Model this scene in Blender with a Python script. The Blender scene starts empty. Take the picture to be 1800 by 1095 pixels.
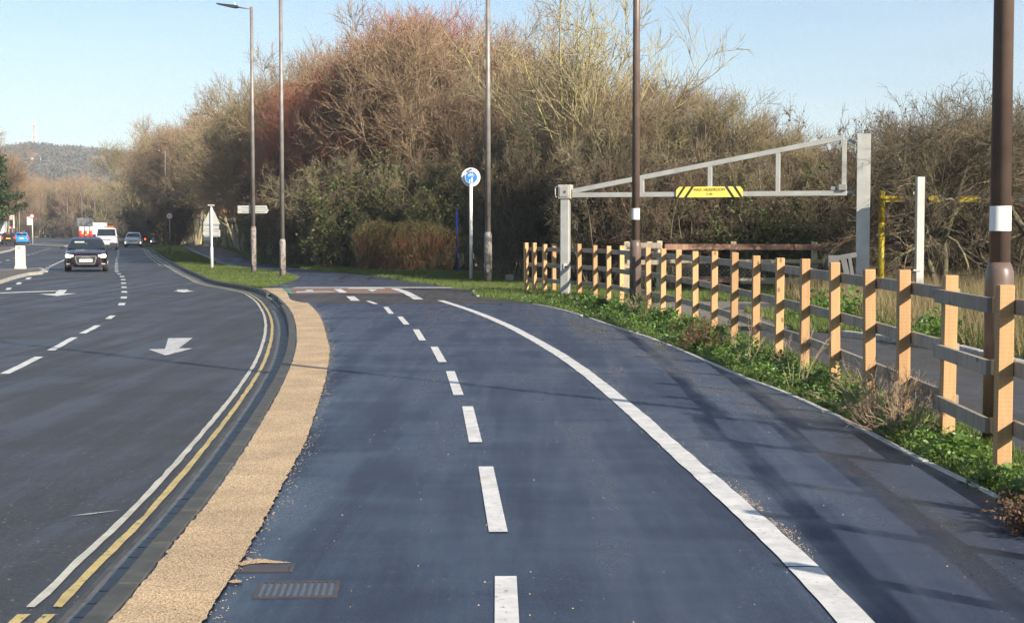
import bpy, bmesh, math, random
import numpy as np
from mathutils import Vector, Matrix

# ------------------------------------------------------------------ camera, sky, sun, exposure
scene = bpy.context.scene
COL = scene.collection
F, CX, CY, HOR, CAMH = 2700.0, 900.0, 547.5, 405.0, 1.6      # focal length in photo pixels, horizon row, eye height
PITCH = math.atan((CY - HOR) / F)
cam_d = bpy.data.cameras.new('camera'); cam = bpy.data.objects.new('camera', cam_d); COL.objects.link(cam)
cam.location = (0, 0, CAMH); cam.rotation_euler = (math.pi / 2 - PITCH, 0, 0)
cam_d.sensor_width = 36; cam_d.lens = 36 * F / 1800; cam_d.clip_end = 8000; cam_d.clip_start = 0.1
scene.camera = cam

SUN_EL, SUN_AZ = math.radians(26), math.radians(136.2)         # azimuth clockwise from +Y
world = bpy.data.worlds.new('World'); scene.world = world; world.use_nodes = True
wn, wl = world.node_tree.nodes, world.node_tree.links
wn.clear()
sky = wn.new('ShaderNodeTexSky'); sky.sky_type = 'NISHITA'; sky.sun_disc = False
sky.sun_elevation = SUN_EL; sky.sun_rotation = SUN_AZ
sky.air_density = 1.0; sky.dust_density = 0.3; sky.ozone_density = 2.6; sky.altitude = 20
# thin high cloud streaks, a faint even veil over the whole dome
tc = wn.new('ShaderNodeTexCoord'); mp = wn.new('ShaderNodeMapping'); mp.inputs['Scale'].default_value = (1.0, 1.0, 9.0)
cn = wn.new('ShaderNodeTexNoise'); cn.inputs['Scale'].default_value = 2.6; cn.inputs['Detail'].default_value = 5
cr = wn.new('ShaderNodeValToRGB'); cr.color_ramp.elements[0].position = 0.42; cr.color_ramp.elements[1].position = 0.8
cr.color_ramp.elements[0].color = (0.08, 0.08, 0.08, 1); cr.color_ramp.elements[1].color = (0.34, 0.34, 0.34, 1)
cmix = wn.new('ShaderNodeMixRGB'); cmix.inputs['Color2'].default_value = (6.3, 7.1, 8.0, 1)
bg = wn.new('ShaderNodeBackground'); bg.inputs['Strength'].default_value = 0.076
wo = wn.new('ShaderNodeOutputWorld')
wl.new(tc.outputs['Generated'], mp.inputs['Vector']); wl.new(mp.outputs['Vector'], cn.inputs['Vector'])
wl.new(cn.outputs['Fac'], cr.inputs['Fac']); wl.new(cr.outputs['Color'], cmix.inputs['Fac'])
wl.new(sky.outputs['Color'], cmix.inputs['Color1']); wl.new(cmix.outputs['Color'], bg.inputs['Color'])
wl.new(bg.outputs['Background'], wo.inputs['Surface'])

sun_d = bpy.data.lights.new('sun', 'SUN'); sun_d.energy = 5.0; sun_d.angle = math.radians(0.53); sun_d.color = (1.0, 0.89, 0.74)
sun = bpy.data.objects.new('sun', sun_d); COL.objects.link(sun)
to_sun = Vector((math.sin(SUN_AZ) * math.cos(SUN_EL), math.cos(SUN_AZ) * math.cos(SUN_EL), math.sin(SUN_EL)))
sun.rotation_euler = to_sun.to_track_quat('Z', 'Y').to_euler()

vs = scene.view_settings
vs.view_transform = 'Standard'; vs.look = 'None'; vs.gamma = 1; vs.use_curve_mapping = False; vs.exposure = 0.95
scene.cycles.use_denoising = True; scene.cycles.denoising_prefilter = 'FAST'
scene.cycles.max_bounces = 5; scene.cycles.diffuse_bounces = 1; scene.cycles.use_adaptive_sampling = True; scene.cycles.adaptive_threshold = 0.02; scene.cycles.glossy_bounces = 3
scene.cycles.transmission_bounces = 3; scene.cycles.transparent_max_bounces = 6; scene.cycles.volume_bounces = 0
scene.cycles.caustics_reflective = False; scene.cycles.caustics_refractive = False

random.seed(7)
RNG = np.random.default_rng(11)

# ------------------------------------------------------------------ helpers
CP, SP = math.cos(PITCH), math.sin(PITCH)
def ray(px, py):
    a, b = (px - CX) / F, (CY - py) / F
    return a, CP + b * SP, -SP + b * CP
def G(px, py, z=0.0):
    """ground point seen at a photo pixel, on the level z"""
    a, y, c = ray(px, py); t = (z - CAMH) / c
    return a * t, y * t
def ZP(px, py, Y):
    a, y, c = ray(px, py); t = Y / y
    return a * t, CAMH + c * t
def rowd(py, z=0.0): return G(CX, py, z)[1]

def link(o, parent=None):
    COL.objects.link(o)
    if parent is not None: o.parent = parent
    return o
def tag(o, label=None, cat=None, group=None, kind=None):
    if label: o['label'] = label
    if cat: o['category'] = cat
    if group: o['group'] = group
    if kind: o['kind'] = kind
    return o
def empty(name, loc=(0, 0, 0), rz=0.0, label=None, cat=None, group=None):
    o = bpy.data.objects.new(name, None); o.location = loc; o.rotation_euler = (0, 0, rz); link(o)
    o.empty_display_size = 0.2
    return tag(o, label, cat, group)
def copy_tree(o, parent=None):
    c = o.copy(); COL.objects.link(c); c.parent = parent
    for ch in list(o.children): copy_tree(ch, c)
    return c

def np_mesh(name, V, Q, mat, smooth=False, col=None):
    """mesh from numpy: V (n,3), Q (m,k) faces"""
    V = np.asarray(V, dtype=np.float32); Q = np.asarray(Q, dtype=np.int32)
    me = bpy.data.meshes.new(name); k = Q.shape[1]
    me.vertices.add(len(V)); me.vertices.foreach_set('co', V.ravel())
    me.loops.add(Q.size); me.loops.foreach_set('vertex_index', Q.ravel())
    me.polygons.add(len(Q)); me.polygons.foreach_set('loop_start', np.arange(0, Q.size, k, dtype=np.int32))
    try: me.polygons.foreach_set('loop_total', np.full(len(Q), k, dtype=np.int32))
    except Exception: pass
    if smooth: me.polygons.foreach_set('use_smooth', np.ones(len(Q), dtype=bool))
    me.update(calc_edges=True)
    if col is not None:
        ca = me.color_attributes.new('tone', 'FLOAT_COLOR', 'POINT')
        ca.data.foreach_set('color', np.asarray(col, dtype=np.float32).ravel())
    me.materials.append(mat)
    return me
def np_obj(name, V, Q, mat, parent=None, smooth=False, col=None):
    return link(bpy.data.objects.new(name, np_mesh(name, V, Q, mat, smooth, col)), parent)

class MB:
    """collects boxes, tubes, prisms into one mesh"""
    def __init__(s): s.v = []; s.f = []; s.sm = []
    def add(s, vs, fs, smooth=False):
        b = len(s.v); s.v += [tuple(v) for v in vs]; s.f += [tuple(i + b for i in f) for f in fs]; s.sm += [smooth] * len(fs); return s
    def box(s, c, size, rz=0.0, M=None):
        hx, hy, hz = size[0] / 2, size[1] / 2, size[2] / 2
        ca, sa = math.cos(rz), math.sin(rz); pts = []
        for x, y, z in ((-1,-1,-1),(1,-1,-1),(1,1,-1),(-1,1,-1),(-1,-1,1),(1,-1,1),(1,1,1),(-1,1,1)):
            p = Vector((x * hx, y * hy, z * hz))
            if M is not None: p = M @ p
            pts.append((c[0] + p.x * ca - p.y * sa, c[1] + p.x * sa + p.y * ca, c[2] + p.z))
        return s.add(pts, [(0,3,2,1),(4,5,6,7),(0,1,5,4),(1,2,6,5),(2,3,7,6),(3,0,4,7)])
    def bar(s, a, b, w, h, up=(0, 0, 1)):
        a, b = Vector(a), Vector(b); d = b - a; L = d.length; d.normalize(); u = Vector(up)
        if abs(d.dot(u)) > 0.98: u = Vector((0, 1, 0))
        x = d.cross(u).normalized(); z = x.cross(d).normalized(); pts = []
        for p in (a, b):
            for i, j in ((-1,-1),(1,-1),(1,1),(-1,1)): pts.append(p + x * (i * w / 2) + z * (j * h / 2))
        return s.add(pts, [(0,1,2,3),(7,6,5,4),(0,4,5,1),(1,5,6,2),(2,6,7,3),(3,7,4,0)])
    def tube(s, pts, rad, n=12, caps=True):
        pts = [Vector(p) for p in pts]
        if not hasattr(rad, '__len__'): rad = [rad] * len(pts)
        vs, fs = [], []
        for i, p in enumerate(pts):
            d = (pts[min(i + 1, len(pts) - 1)] - pts[max(i - 1, 0)]).normalized()
            u = Vector((0, 0, 1)) if abs(d.z) < 0.9 else Vector((0, 1, 0))
            x = d.cross(u).normalized(); y = x.cross(d).normalized()
            for k in range(n):
                a = 2 * math.pi * k / n; vs.append(p + (x * math.cos(a) + y * math.sin(a)) * rad[i])
        for i in range(len(pts) - 1):
            for k in range(n): k2 = (k + 1) % n; fs.append((i*n+k, i*n+k2, (i+1)*n+k2, (i+1)*n+k))
        s.add(vs, fs, True)
        if caps:
            b = len(s.v) - len(vs); m = len(pts) - 1
            s.f.append(tuple(b + k for k in range(n - 1, -1, -1))); s.f.append(tuple(b + m * n + k for k in range(n))); s.sm += [False, False]
        return s
    def prism(s, outline, y0, y1, axis='y'):
        """outline in (x,z) extruded along y, or in (x,y) along z"""
        n = len(outline)
        if axis == 'y': vs = [(x, y0, z) for x, z in outline] + [(x, y1, z) for x, z in outline]
        else: vs = [(x, y, y0) for x, y in outline] + [(x, y, y1) for x, y in outline]
        fs = [tuple(range(n)), tuple(range(2 * n - 1, n - 1, -1))] + [(i, i + n, (i + 1) % n + n, (i + 1) % n) for i in range(n)]
        return s.add(vs, fs)
    def disc(s, c, r, y0, y1, n=28):
        return s.prism([(c[0] + r * math.cos(2*math.pi*k/n), c[1] + r * math.sin(2*math.pi*k/n)) for k in range(n)], y0, y1)
    def ring(s, c, r0, r1, y0, y1, n=20):
        vs, fs = [], []
        for y in (y0, y1):
            for r in (r0, r1):
                for k in range(n): a = 2*math.pi*k/n; vs.append((c[0] + r*math.cos(a), y, c[1] + r*math.sin(a)))
        for k in range(n):
            k2 = (k + 1) % n; A, B, C, D = 0, n, 2*n, 3*n
            fs += [(A+k, A+k2, B+k2, B+k), (C+k, D+k, D+k2, C+k2), (B+k, B+k2, D+k2, D+k), (A+k, C+k, C+k2, A+k2)]
        return s.add(vs, fs)
    def build(s, name, mat, parent=None, bevel=0.0, loc=None, subsurf=0):
        me = bpy.data.meshes.new(name); me.from_pydata(s.v, [], s.f); me.update()
        me.polygons.foreach_set('use_smooth', s.sm)
        bm = bmesh.new(); bm.from_mesh(me); bmesh.ops.recalc_face_normals(bm, faces=bm.faces)
        if bevel: bmesh.ops.bevel(bm, geom=list(bm.edges), offset=bevel, segments=1, affect='EDGES', clamp_overlap=True)
        bm.to_mesh(me); bm.free()
        me.materials.append(mat); o = bpy.data.objects.new(name, me)
        if loc is not None: o.location = loc
        if subsurf:
            m = o.modifiers.new('s', 'SUBSURF'); m.levels = subsurf; m.render_levels = subsurf
            me.polygons.foreach_set('use_smooth', [True] * len(me.polygons))
        return link(o, parent)

def text_obj(name, body, size, mat, parent, loc, rot=(math.pi/2, 0, 0), depth=0.002, sx=1.0):
    cu = bpy.data.curves.new(name, 'FONT'); cu.body = body; cu.size = size; cu.align_x = 'CENTER'; cu.align_y = 'CENTER'; cu.extrude = depth
    t = bpy.data.objects.new(name, cu); COL.objects.link(t)
    dg = bpy.context.evaluated_depsgraph_get(); me = bpy.data.meshes.new_from_object(t.evaluated_get(dg))
    bpy.data.objects.remove(t); me.materials.clear(); me.materials.append(mat)
    o = bpy.data.objects.new(name, me); o.location = loc; o.rotation_euler = rot; o.scale = (sx, 1, 1)
    return link(o, parent)

# ------------------------------------------------------------------ materials
def nt(name):
    m = bpy.data.materials.new(name); m.use_nodes = True; n = m.node_tree.nodes; l = m.node_tree.links
    return m, n, l, n['Principled BSDF']
def noise(n, l, vec, scale, detail=4, rough=0.55, dist=0.0):
    t = n.new('ShaderNodeTexNoise'); t.inputs['Scale'].default_value = scale; t.inputs['Detail'].default_value = detail
    t.inputs['Roughness'].default_value = rough; t.inputs['Distortion'].default_value = dist
    l.new(vec, t.inputs['Vector']); return t.outputs['Fac']
def coord(n, l, kind='Object', scale=(1, 1, 1), rot=(0, 0, 0)):
    t = n.new('ShaderNodeTexCoord'); m = n.new('ShaderNodeMapping'); m.inputs['Scale'].default_value = scale; m.inputs['Rotation'].default_value = rot
    l.new(t.outputs[kind], m.inputs['Vector']); return m.outputs['Vector']
def ramp(n, l, fac, stops):
    r = n.new('ShaderNodeValToRGB'); e = r.color_ramp.elements
    while len(e) < len(stops): e.new(0.5)
    for i, (p, c) in enumerate(stops):
        e[i].position = p; e[i].color = (c, c, c, 1) if not hasattr(c, '__len__') else (*c, 1)
    l.new(fac, r.inputs['Fac']); return r.outputs['Color']
def mixc(n, l, fac, a, b, mode='MIX'):
    m = n.new('ShaderNodeMixRGB'); m.blend_type = mode
    for sock, v in (('Fac', fac), ('Color1', a), ('Color2', b)):
        if isinstance(v, bpy.types.NodeSocket): l.new(v, m.inputs[sock])
        elif sock == 'Fac': m.inputs[sock].default_value = v
        else: m.inputs[sock].default_value = (*v, 1) if hasattr(v, '__len__') else (v, v, v, 1)
    return m.outputs['Color']
def math_n(n, l, op, a, b=None, clamp=False):
    m = n.new('ShaderNodeMath'); m.operation = op; m.use_clamp = clamp
    for i, v in enumerate((a, b)):
        if v is None: continue
        if isinstance(v, bpy.types.NodeSocket): l.new(v, m.inputs[i])
        else: m.inputs[i].default_value = v
    return m.outputs[0]
def bump(n, l, p, h, strength=0.3, dist=0.01):
    b = n.new('ShaderNodeBump'); b.inputs['Strength'].default_value = strength; b.inputs['Distance'].default_value = dist
    l.new(h, b.inputs['Height']); l.new(b.outputs['Normal'], p.inputs['Normal'])

def MAT(name, c, rough=0.7, var=0.25, sc=4.0, metal=0.0, bmp=0.0, bsc=80.0, c2=None, rnd=0.0, spec=0.5, stretch=(1, 1, 1), ramp_=(0.3, 0.7), bd=0.01, trans=0.0):
    m, n, l, p = nt(name)
    v = coord(n, l, 'Object', stretch)
    f = ramp(n, l, noise(n, l, v, sc, 6), [(ramp_[0], 0.0), (ramp_[1], 1.0)])
    a = tuple(x * (1 - var) for x in c); b = tuple(min(1, x * (1 + var)) for x in c) if c2 is None else c2
    if c2 is not None: a = c
    colr = mixc(n, l, f, a, b)
    if rnd:
        oi = n.new('ShaderNodeObjectInfo'); r = math_n(n, l, 'MULTIPLY_ADD', oi.outputs['Random'], 2 * rnd); r.node.inputs[2].default_value = 1 - rnd
        colr = mixc(n, l, 1.0, colr, r, 'MULTIPLY')
    l.new(colr, p.inputs['Base Color']); p.inputs['Roughness'].default_value = rough; p.inputs['Metallic'].default_value = metal
    p.inputs['Specular IOR Level'].default_value = spec
    if bmp: bump(n, l, p, noise(n, l, v, bsc, 3), bmp, bd)
    if trans:
        td = n.new('ShaderNodeBsdfTranslucent'); ms = n.new('ShaderNodeMixShader'); ms.inputs['Fac'].default_value = trans
        l.new(colr, td.inputs['Color']); l.new(p.outputs[0], ms.inputs[1]); l.new(td.outputs[0], ms.inputs[2])
        l.new(ms.outputs[0], n['Material Output'].inputs['Surface'])
    return m
def EMIT(name, c, s, base=(0.2, 0.2, 0.2)):
    m, n, l, p = nt(name); p.inputs['Base Color'].default_value = (*base, 1); p.inputs['Emission Color'].default_value = (*c, 1); p.inputs['Emission Strength'].default_value = s
    p.inputs['Roughness'].default_value = 0.2
    return m

def asphalt(name, base, warm, r0, r1, streak=1.0, grit=0.35, s0=0.6, s1=0.4):
    """tarmac: fine stone speckle, damp smooth areas and dry rough ones"""
    m, n, l, p = nt(name)
    v = coord(n, l)
    vo = n.new('ShaderNodeTexVoronoi'); vo.inputs['Scale'].default_value = 70; l.new(v, vo.inputs['Vector'])
    sp = mixc(n, l, 1.0, ramp(n, l, noise(n, l, v, 62, 5, 0.85), [(0.34, 0.35), (0.68, 1.75)]), ramp(n, l, noise(n, l, v, 3.2, 7, 0.7), [(0.3, 0.78), (0.7, 1.18)]), 'MULTIPLY')
    big = ramp(n, l, noise(n, l, v, 0.45, 6, 0.6), [(0.3, 0.0), (0.72, 1.0)])
    colr = mixc(n, l, big, base, warm); colr = mixc(n, l, 1.0, colr, sp, 'MULTIPLY')
    chip = ramp(n, l, vo.outputs['Color'], [(0.9, 0.0), (0.97, 1.0)])
    colr = mixc(n, l, math_n(n, l, 'MULTIPLY', chip, grit), colr, (0.24, 0.2, 0.16))
    l.new(colr, p.inputs['Base Color'])
    vs1 = coord(n, l, 'Object', (0.22, 1.7, 1), (0, 0, 0.12)); vs2 = coord(n, l, 'Object', (1.5, 0.10, 1), (0, 0, 0.05))
    w = math_n(n, l, 'ADD', math_n(n, l, 'MULTIPLY', noise(n, l, vs1, 0.9, 5, 0.6, 0.6), 0.5 * streak), math_n(n, l, 'MULTIPLY', noise(n, l, vs2, 1.4, 5, 0.6, 0.4), 2.0 - 0.5 * streak))
    w = math_n(n, l, 'ADD', math_n(n, l, 'MULTIPLY', w, 0.36), math_n(n, l, 'MULTIPLY', noise(n, l, v, 0.7, 5), 0.28))
    rr = ramp(n, l, w, [(0.43, r0), (0.57, r1)])
    l.new(rr, p.inputs['Roughness'])
    l.new(ramp(n, l, w, [(0.43, s0), (0.57, s1)]), p.inputs['Specular IOR Level'])
    bump(n, l, p, noise(n, l, v, 110, 4, 0.7), 0.5, 0.006)
    return m

M_path = asphalt('path_tarmac', (0.017, 0.028, 0.056), (0.025, 0.036, 0.062), 0.27, 0.66, s0=1.0, s1=0.5)  # blue of the sky's reflection is mixed into the base colour
M_patch = asphalt('patch_tarmac', (0.036, 0.033, 0.031), (0.05, 0.045, 0.042), 0.5, 0.75)
M_road = asphalt('road_tarmac', (0.029, 0.031, 0.038), (0.040, 0.040, 0.045), 0.50, 0.70, 0.5, 1.0, s0=0.6, s1=0.45)
M_park = asphalt('car_park_tarmac', (0.04, 0.037, 0.036), (0.06, 0.055, 0.05), 0.55, 0.8)

def buff():
    m, n, l, p = nt('buff_aggregate'); v = coord(n, l)
    vo = n.new('ShaderNodeTexVoronoi'); vo.inputs['Scale'].default_value = 165; l.new(v, vo.inputs['Vector'])
    sx = n.new('ShaderNodeSeparateColor'); l.new(vo.outputs['Color'], sx.inputs['Color'])
    c = ramp(n, l, sx.outputs[0], [(0.0, (0.10, 0.07, 0.05)), (0.22, (0.40, 0.27, 0.145)), (0.55, (0.52, 0.365, 0.20)), (0.85, (0.60, 0.445, 0.27)), (1.0, (0.72, 0.62, 0.48))])
    big = ramp(n, l, noise(n, l, v, 1.7, 5), [(0.35, 0.8), (0.65, 1.08)])
    l.new(mixc(n, l, 1.0, c, big, 'MULTIPLY'), p.inputs['Base Color']); p.inputs['Roughness'].default_value = 0.85
    bump(n, l, p, vo.outputs['Distance'], 0.7, 0.006); return m
M_buff = buff()

def paint(name, c, wear, dark=(0.06, 0.06, 0.062), sc=22):
    m, n, l, p = nt(name); v = coord(n, l)
    f = ramp(n, l, noise(n, l, v, sc, 8, 0.7), [(wear - 0.05, 1.0), (wear + 0.05, 0.0)])
    tone = ramp(n, l, noise(n, l, v, 4.5, 8, 0.7), [(0.3, 0.66), (0.62, 1.04)])
    l.new(mixc(n, l, f, mixc(n, l, 1.0, c, tone, 'MULTIPLY'), dark), p.inputs['Base Color']); p.inputs['Roughness'].default_value = 0.55
    bump(n, l, p, noise(n, l, v, 160, 2), 0.2, 0.003); return m
M_white = paint('white_paint', (0.64, 0.63, 0.605), 0.36)
M_white_worn = paint('worn_white_paint', (0.56, 0.55, 0.53), 0.42, sc=30)
M_yellow = paint('yellow_paint', (0.50, 0.385, 0.14), 0.39)
M_yellow_pale = paint('pale_yellow_paint', (0.50, 0.48, 0.40), 0.30)
M_kerb = MAT('kerb_granite', (0.060, 0.060, 0.054), 0.7, 0.35, 5, bmp=0.35, bsc=120)
M_kerb2 = MAT('kerb_concrete', (0.32, 0.29, 0.24), 0.8, 0.25, 5, bmp=0.3)
M_chan = MAT('channel_concrete', (0.085, 0.085, 0.085), 0.5, 0.3, 6, bmp=0.2)
M_edge = MAT('edging_concrete', (0.44, 0.42, 0.38), 0.8, 0.25, 8, bmp=0.4)
M_brick = MAT('red_tactile', (0.19, 0.115, 0.085), 0.8, 0.25, 9)
M_green_p = MAT('green_surfacing', (0.08, 0.22, 0.15), 0.8, 0.2, 9)
M_soil = MAT('soil', (0.055, 0.042, 0.028), 0.95, 0.45, 3, c2=(0.05, 0.06, 0.02), bmp=0.6, bsc=25, bd=0.03)
M_grassground = MAT('turf', (0.045, 0.075, 0.014), 0.95, 0.4, 1.3, c2=(0.085, 0.10, 0.03), bmp=0.6, bsc=40, bd=0.03)
M_gravel = MAT('gravel', (0.16, 0.14, 0.115), 0.9, 0.4, 12, bmp=0.6, bsc=70, bd=0.02)
M_blade = MAT('grass_blades', (0.075, 0.135, 0.022), 0.6, 0.35, 1.1, c2=(0.15, 0.19, 0.045), trans=0.35)
M_blade_far = MAT('verge_grass_blades', (0.085, 0.14, 0.022), 0.7, 0.35, 0.5, c2=(0.15, 0.18, 0.05), trans=0.3)
M_dry = MAT('dry_grass', (0.34, 0.25, 0.13), 0.8, 0.35, 1.5, c2=(0.17, 0.15, 0.06), trans=0.3)
M_weed = MAT('weed_leaf', (0.085, 0.18, 0.026), 0.45, 0.3, 3, c2=(0.19, 0.28, 0.065), trans=0.35, rnd=0.25)
M_ivy = MAT('ivy_leaf', (0.05, 0.095, 0.017), 0.62, 0.3, 1.2, c2=(0.12, 0.16, 0.04), trans=0.25, rnd=0.2)
M_deadstem = MAT('dead_stem', (0.36, 0.26, 0.17), 0.85, 0.3, 4)
M_deadleaf = MAT('dead_leaf', (0.14, 0.08, 0.045), 0.85, 0.4, 6)

def wood(name, c, c2, grain=(30, 30, 2.0), pits=False, rnd=0.18):
    m, n, l, p = nt(name); v = coord(n, l, 'Object', grain)
    oi = n.new('ShaderNodeObjectInfo'); ad = n.new('ShaderNodeVectorMath'); ad.operation = 'ADD'; sc_ = n.new('ShaderNodeVectorMath'); sc_.operation = 'SCALE'
    l.new(v, ad.inputs[0]); cmb = n.new('ShaderNodeCombineXYZ')
    for k in range(3): l.new(math_n(n, l, 'MULTIPLY', oi.outputs['Random'], 90.0 + 40 * k), cmb.inputs[k])
    l.new(cmb.outputs[0], ad.inputs[1]); v2 = ad.outputs[0]
    f = ramp(n, l, noise(n, l, v2, 1.0, 6, 0.6, 0.8), [(0.3, 0.0), (0.72, 1.0)])
    colr = mixc(n, l, f, c, c2)
    big = ramp(n, l, noise(n, l, v2, 0.12, 3), [(0.3, 0.78), (0.7, 1.12)]); colr = mixc(n, l, 1.0, colr, big, 'MULTIPLY')
    kn = n.new('ShaderNodeTexVoronoi'); kn.inputs['Scale'].default_value = 1.0; kv = n.new('ShaderNodeVectorMath'); kv.operation = 'ADD'; l.new(coord(n, l, 'Object', (8, 8, 4.2)), kv.inputs[0]); l.new(cmb.outputs[0], kv.inputs[1]); l.new(kv.outputs[0], kn.inputs['Vector'])
    colr = mixc(n, l, ramp(n, l, kn.outputs['Distance'], [(0.10, 0.8), (0.17, 0.0)]), colr, tuple(x * 0.35 for x in c))
    r = math_n(n, l, 'MULTIPLY_ADD', oi.outputs['Random'], 2 * rnd); r.node.inputs[2].default_value = 1 - rnd
    colr = mixc(n, l, 1.0, colr, r, 'MULTIPLY')
    h = noise(n, l, v2, 2.0, 3)
    if pits:
        bt = n.new('ShaderNodeTexVoronoi'); bt.inputs['Scale'].default_value = 62; vv = coord(n, l, 'Object', (1, 1, 0.55)); l.new(vv, bt.inputs['Vector'])
        bt.inputs['Randomness'].default_value = 0.12
        d = ramp(n, l, bt.outputs['Distance'], [(0.12, 0.76), (0.28, 1.0)]); colr = mixc(n, l, 1.0, colr, d, 'MULTIPLY')
    l.new(colr, p.inputs['Base Color']); p.inputs['Roughness'].default_value = 0.75
    bump(n, l, p, h, 0.25, 0.004); return m
M_post = wood('incised_pine', (0.50, 0.285, 0.125), (0.60, 0.365, 0.17), pits=True, rnd=0.24)
M_rail = wood('sawn_rail', (0.22, 0.185, 0.145), (0.42, 0.35, 0.27), (1.6, 1.6, 26))
M_oldred = wood('weathered_red_rail', (0.20, 0.095, 0.06), (0.36, 0.22, 0.15), (2, 2, 20))
M_oldpost = wood('weathered_pale_timber', (0.36, 0.31, 0.19), (0.5, 0.44, 0.3), (20, 20, 2))
M_galv = MAT('galvanised_steel', (0.46, 0.46, 0.43), 0.55, 0.13, 3, metal=0.35, bmp=0.08, bsc=25)
M_galv_d = MAT('dull_galvanised_steel', (0.30, 0.31, 0.31), 0.6, 0.15, 3, metal=0.35)
M_frame_g = MAT('weathered_grey_steel', (0.12, 0.123, 0.125), 0.65, 0.15, 3, metal=0.2)
M_sheet_back = MAT('aluminium_sign_back', (0.48, 0.48, 0.44), 0.6, 0.1, 3, metal=0.25)
M_rusty = MAT('rusty_plate', (0.42, 0.40, 0.34), 0.7, 0.3, 7, c2=(0.38, 0.22, 0.10), ramp_=(0.5, 0.75))
M_brown = MAT('brown_column_paint', (0.135, 0.095, 0.078), 0.40, 0.25, 3, bmp=0.1, bsc=60)
M_col_grey = MAT('grey_column', (0.17, 0.145, 0.13), 0.5, 0.3, 2.2, metal=0.2, c2=(0.31, 0.29, 0.27))
M_col_flake = MAT('flaking_column_paint', (0.30, 0.27, 0.24), 0.7, 0.3, 9, c2=(0.17, 0.13, 0.11), ramp_=(0.48, 0.56))
M_whiteband = MAT('white_band', (0.80, 0.80, 0.78), 0.4, 0.04, 4)
M_whitepost = MAT('white_post', (0.76, 0.75, 0.71), 0.45, 0.06, 3)
M_signwhite = MAT('sign_white', (0.80, 0.80, 0.77), 0.4, 0.05, 3)
M_signblue = MAT('sign_blue', (0.035, 0.20, 0.72), 0.35, 0.06, 3)
M_bluepost = MAT('blue_post', (0.012, 0.045, 0.30), 0.4, 0.1, 3)
M_signred = MAT('sign_red', (0.65, 0.03, 0.025), 0.4, 0.06, 3)
M_signyellow = MAT('sign_yellow', (0.82, 0.66, 0.07), 0.45, 0.08, 3, c2=(0.88, 0.76, 0.2))
M_black = MAT('black_marking', (0.035, 0.032, 0.03), 0.5, 0.15, 4)
M_gaugeyellow = MAT('gauge_yellow', (0.40, 0.30, 0.008), 0.45, 0.15, 4)
M_gaugeblack = MAT('gauge_black', (0.03, 0.035, 0.045), 0.45, 0.15, 4)
M_stone = MAT('stone_block', (0.34, 0.30, 0.24), 0.9, 0.2, 5, bmp=0.3)
M_iron = MAT('cast_iron', (0.05, 0.045, 0.045), 0.45, 0.3, 9, metal=0.3, c2=(0.085, 0.06, 0.05))
M_void = MAT('drain_water', (0.01, 0.012, 0.016), 0.12, 0.2, 4)
M_wire = MAT('wire', (0.22, 0.21, 0.19), 0.5, 0.1, 4, metal=0.5)
M_tape = MAT('orange_timber', (0.42, 0.16, 0.07), 0.7, 0.2, 8)
M_bollard = MAT('cream_bollard', (0.70, 0.66, 0.53), 0.5, 0.06, 3)
M_ballard_mark = MAT('bollard_mark', (0.25, 0.25, 0.24), 0.5, 0.1, 3)

# ------------------------------------------------------------------ plan curves: X as a function of distance Y
def curve(pix, z=0.0, pre=(), post=()):
    p = list(pre) + [(G(x, y, z)[1], G(x, y, z)[0]) for x, y in pix] + list(post)
    p = sorted(p); ys = np.array([a for a, b in p]); xs = np.array([b for a, b in p])
    h = np.diff(ys); d = np.diff(xs) / h; m = np.zeros(len(xs)); m[0] = d[0]; m[-1] = d[-1]
    m[1:-1] = (d[:-1] * h[1:] + d[1:] * h[:-1]) / (h[1:] + h[:-1])
    def f(Y):
        Y = np.asarray(Y, dtype=float); i = np.clip(np.searchsorted(ys, Y) - 1, 0, len(h) - 1)
        t = (Y - ys[i]) / h[i]; tc_ = np.clip(t, 0, 1); t2, t3 = tc_**2, tc_**3
        r = (2*t3-3*t2+1)*xs[i] + (t3-2*t2+tc_)*h[i]*m[i] + (-2*t3+3*t2)*xs[i+1] + (t3-t2)*h[i]*m[i+1]
        r = np.where(t < 0, xs[0] + (Y - ys[0]) * m[0], r); r = np.where(t > 1, xs[-1] + (Y - ys[-1]) * m[-1], r)
        return r
    return f
K = curve([(186.7,1095),(235.7,1040.7),(305.6,952),(354,895),(410,817.3),(466,728.7),(503.3,658.7),(517.5,620),(520.3,596),(519,571),(511,548.4),(501,535),
           (475,514.5),(457,507),(427.8,501.2),(392.8,495.6),(352,482),(310.7,463.4),(276.7,444.6),(267,437)], pre=[(-14, -1.3)], post=[(165, -40), (250, -68)])
BUFF = curve([(354.7,1095),(385,1050),(475.3,895),(510.3,826.7),(533.7,784.7),(554.7,724),(573.3,663.3),(577,640),(579.5,613),(575.7,597.6),(559,551.6),(543.7,535)], pre=[(-14, -1.0)])
BUFF2 = curve([(533,532.5),(519,530),(508,521),(503,511),(497,507)])
E = curve([(1772.7,886.4),(1663.4,832.8),(1563.7,783),(1494.7,746.5),(1441,719.6),(1372,689),(1310.7,666),(1280,653.3),(1233,633),(1155.6,600),(1077.8,574.4),(1011,552),(955.6,537.8),(900,529),
           (836.7,521),(826.7,511),(795.6,506.7),(760,500),(729,496.7),(684.4,489),(649,484.4),(609,480),(554,475.7),(510,467.5),(465.5,462.5),(427.8,448.3),(401,439.8),(371,432)], pre=[(-14, 3.25)], post=[(190, -38), (260, -64)])
ISL = curve([(456,507),(488,501),(514.7,493.7),(526,489),(516,484),(490,477.5),(403,467),(369,455),(343,444.6),(322,434)], post=[(175, -38.6)])
ROADZ = -0.12

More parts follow.
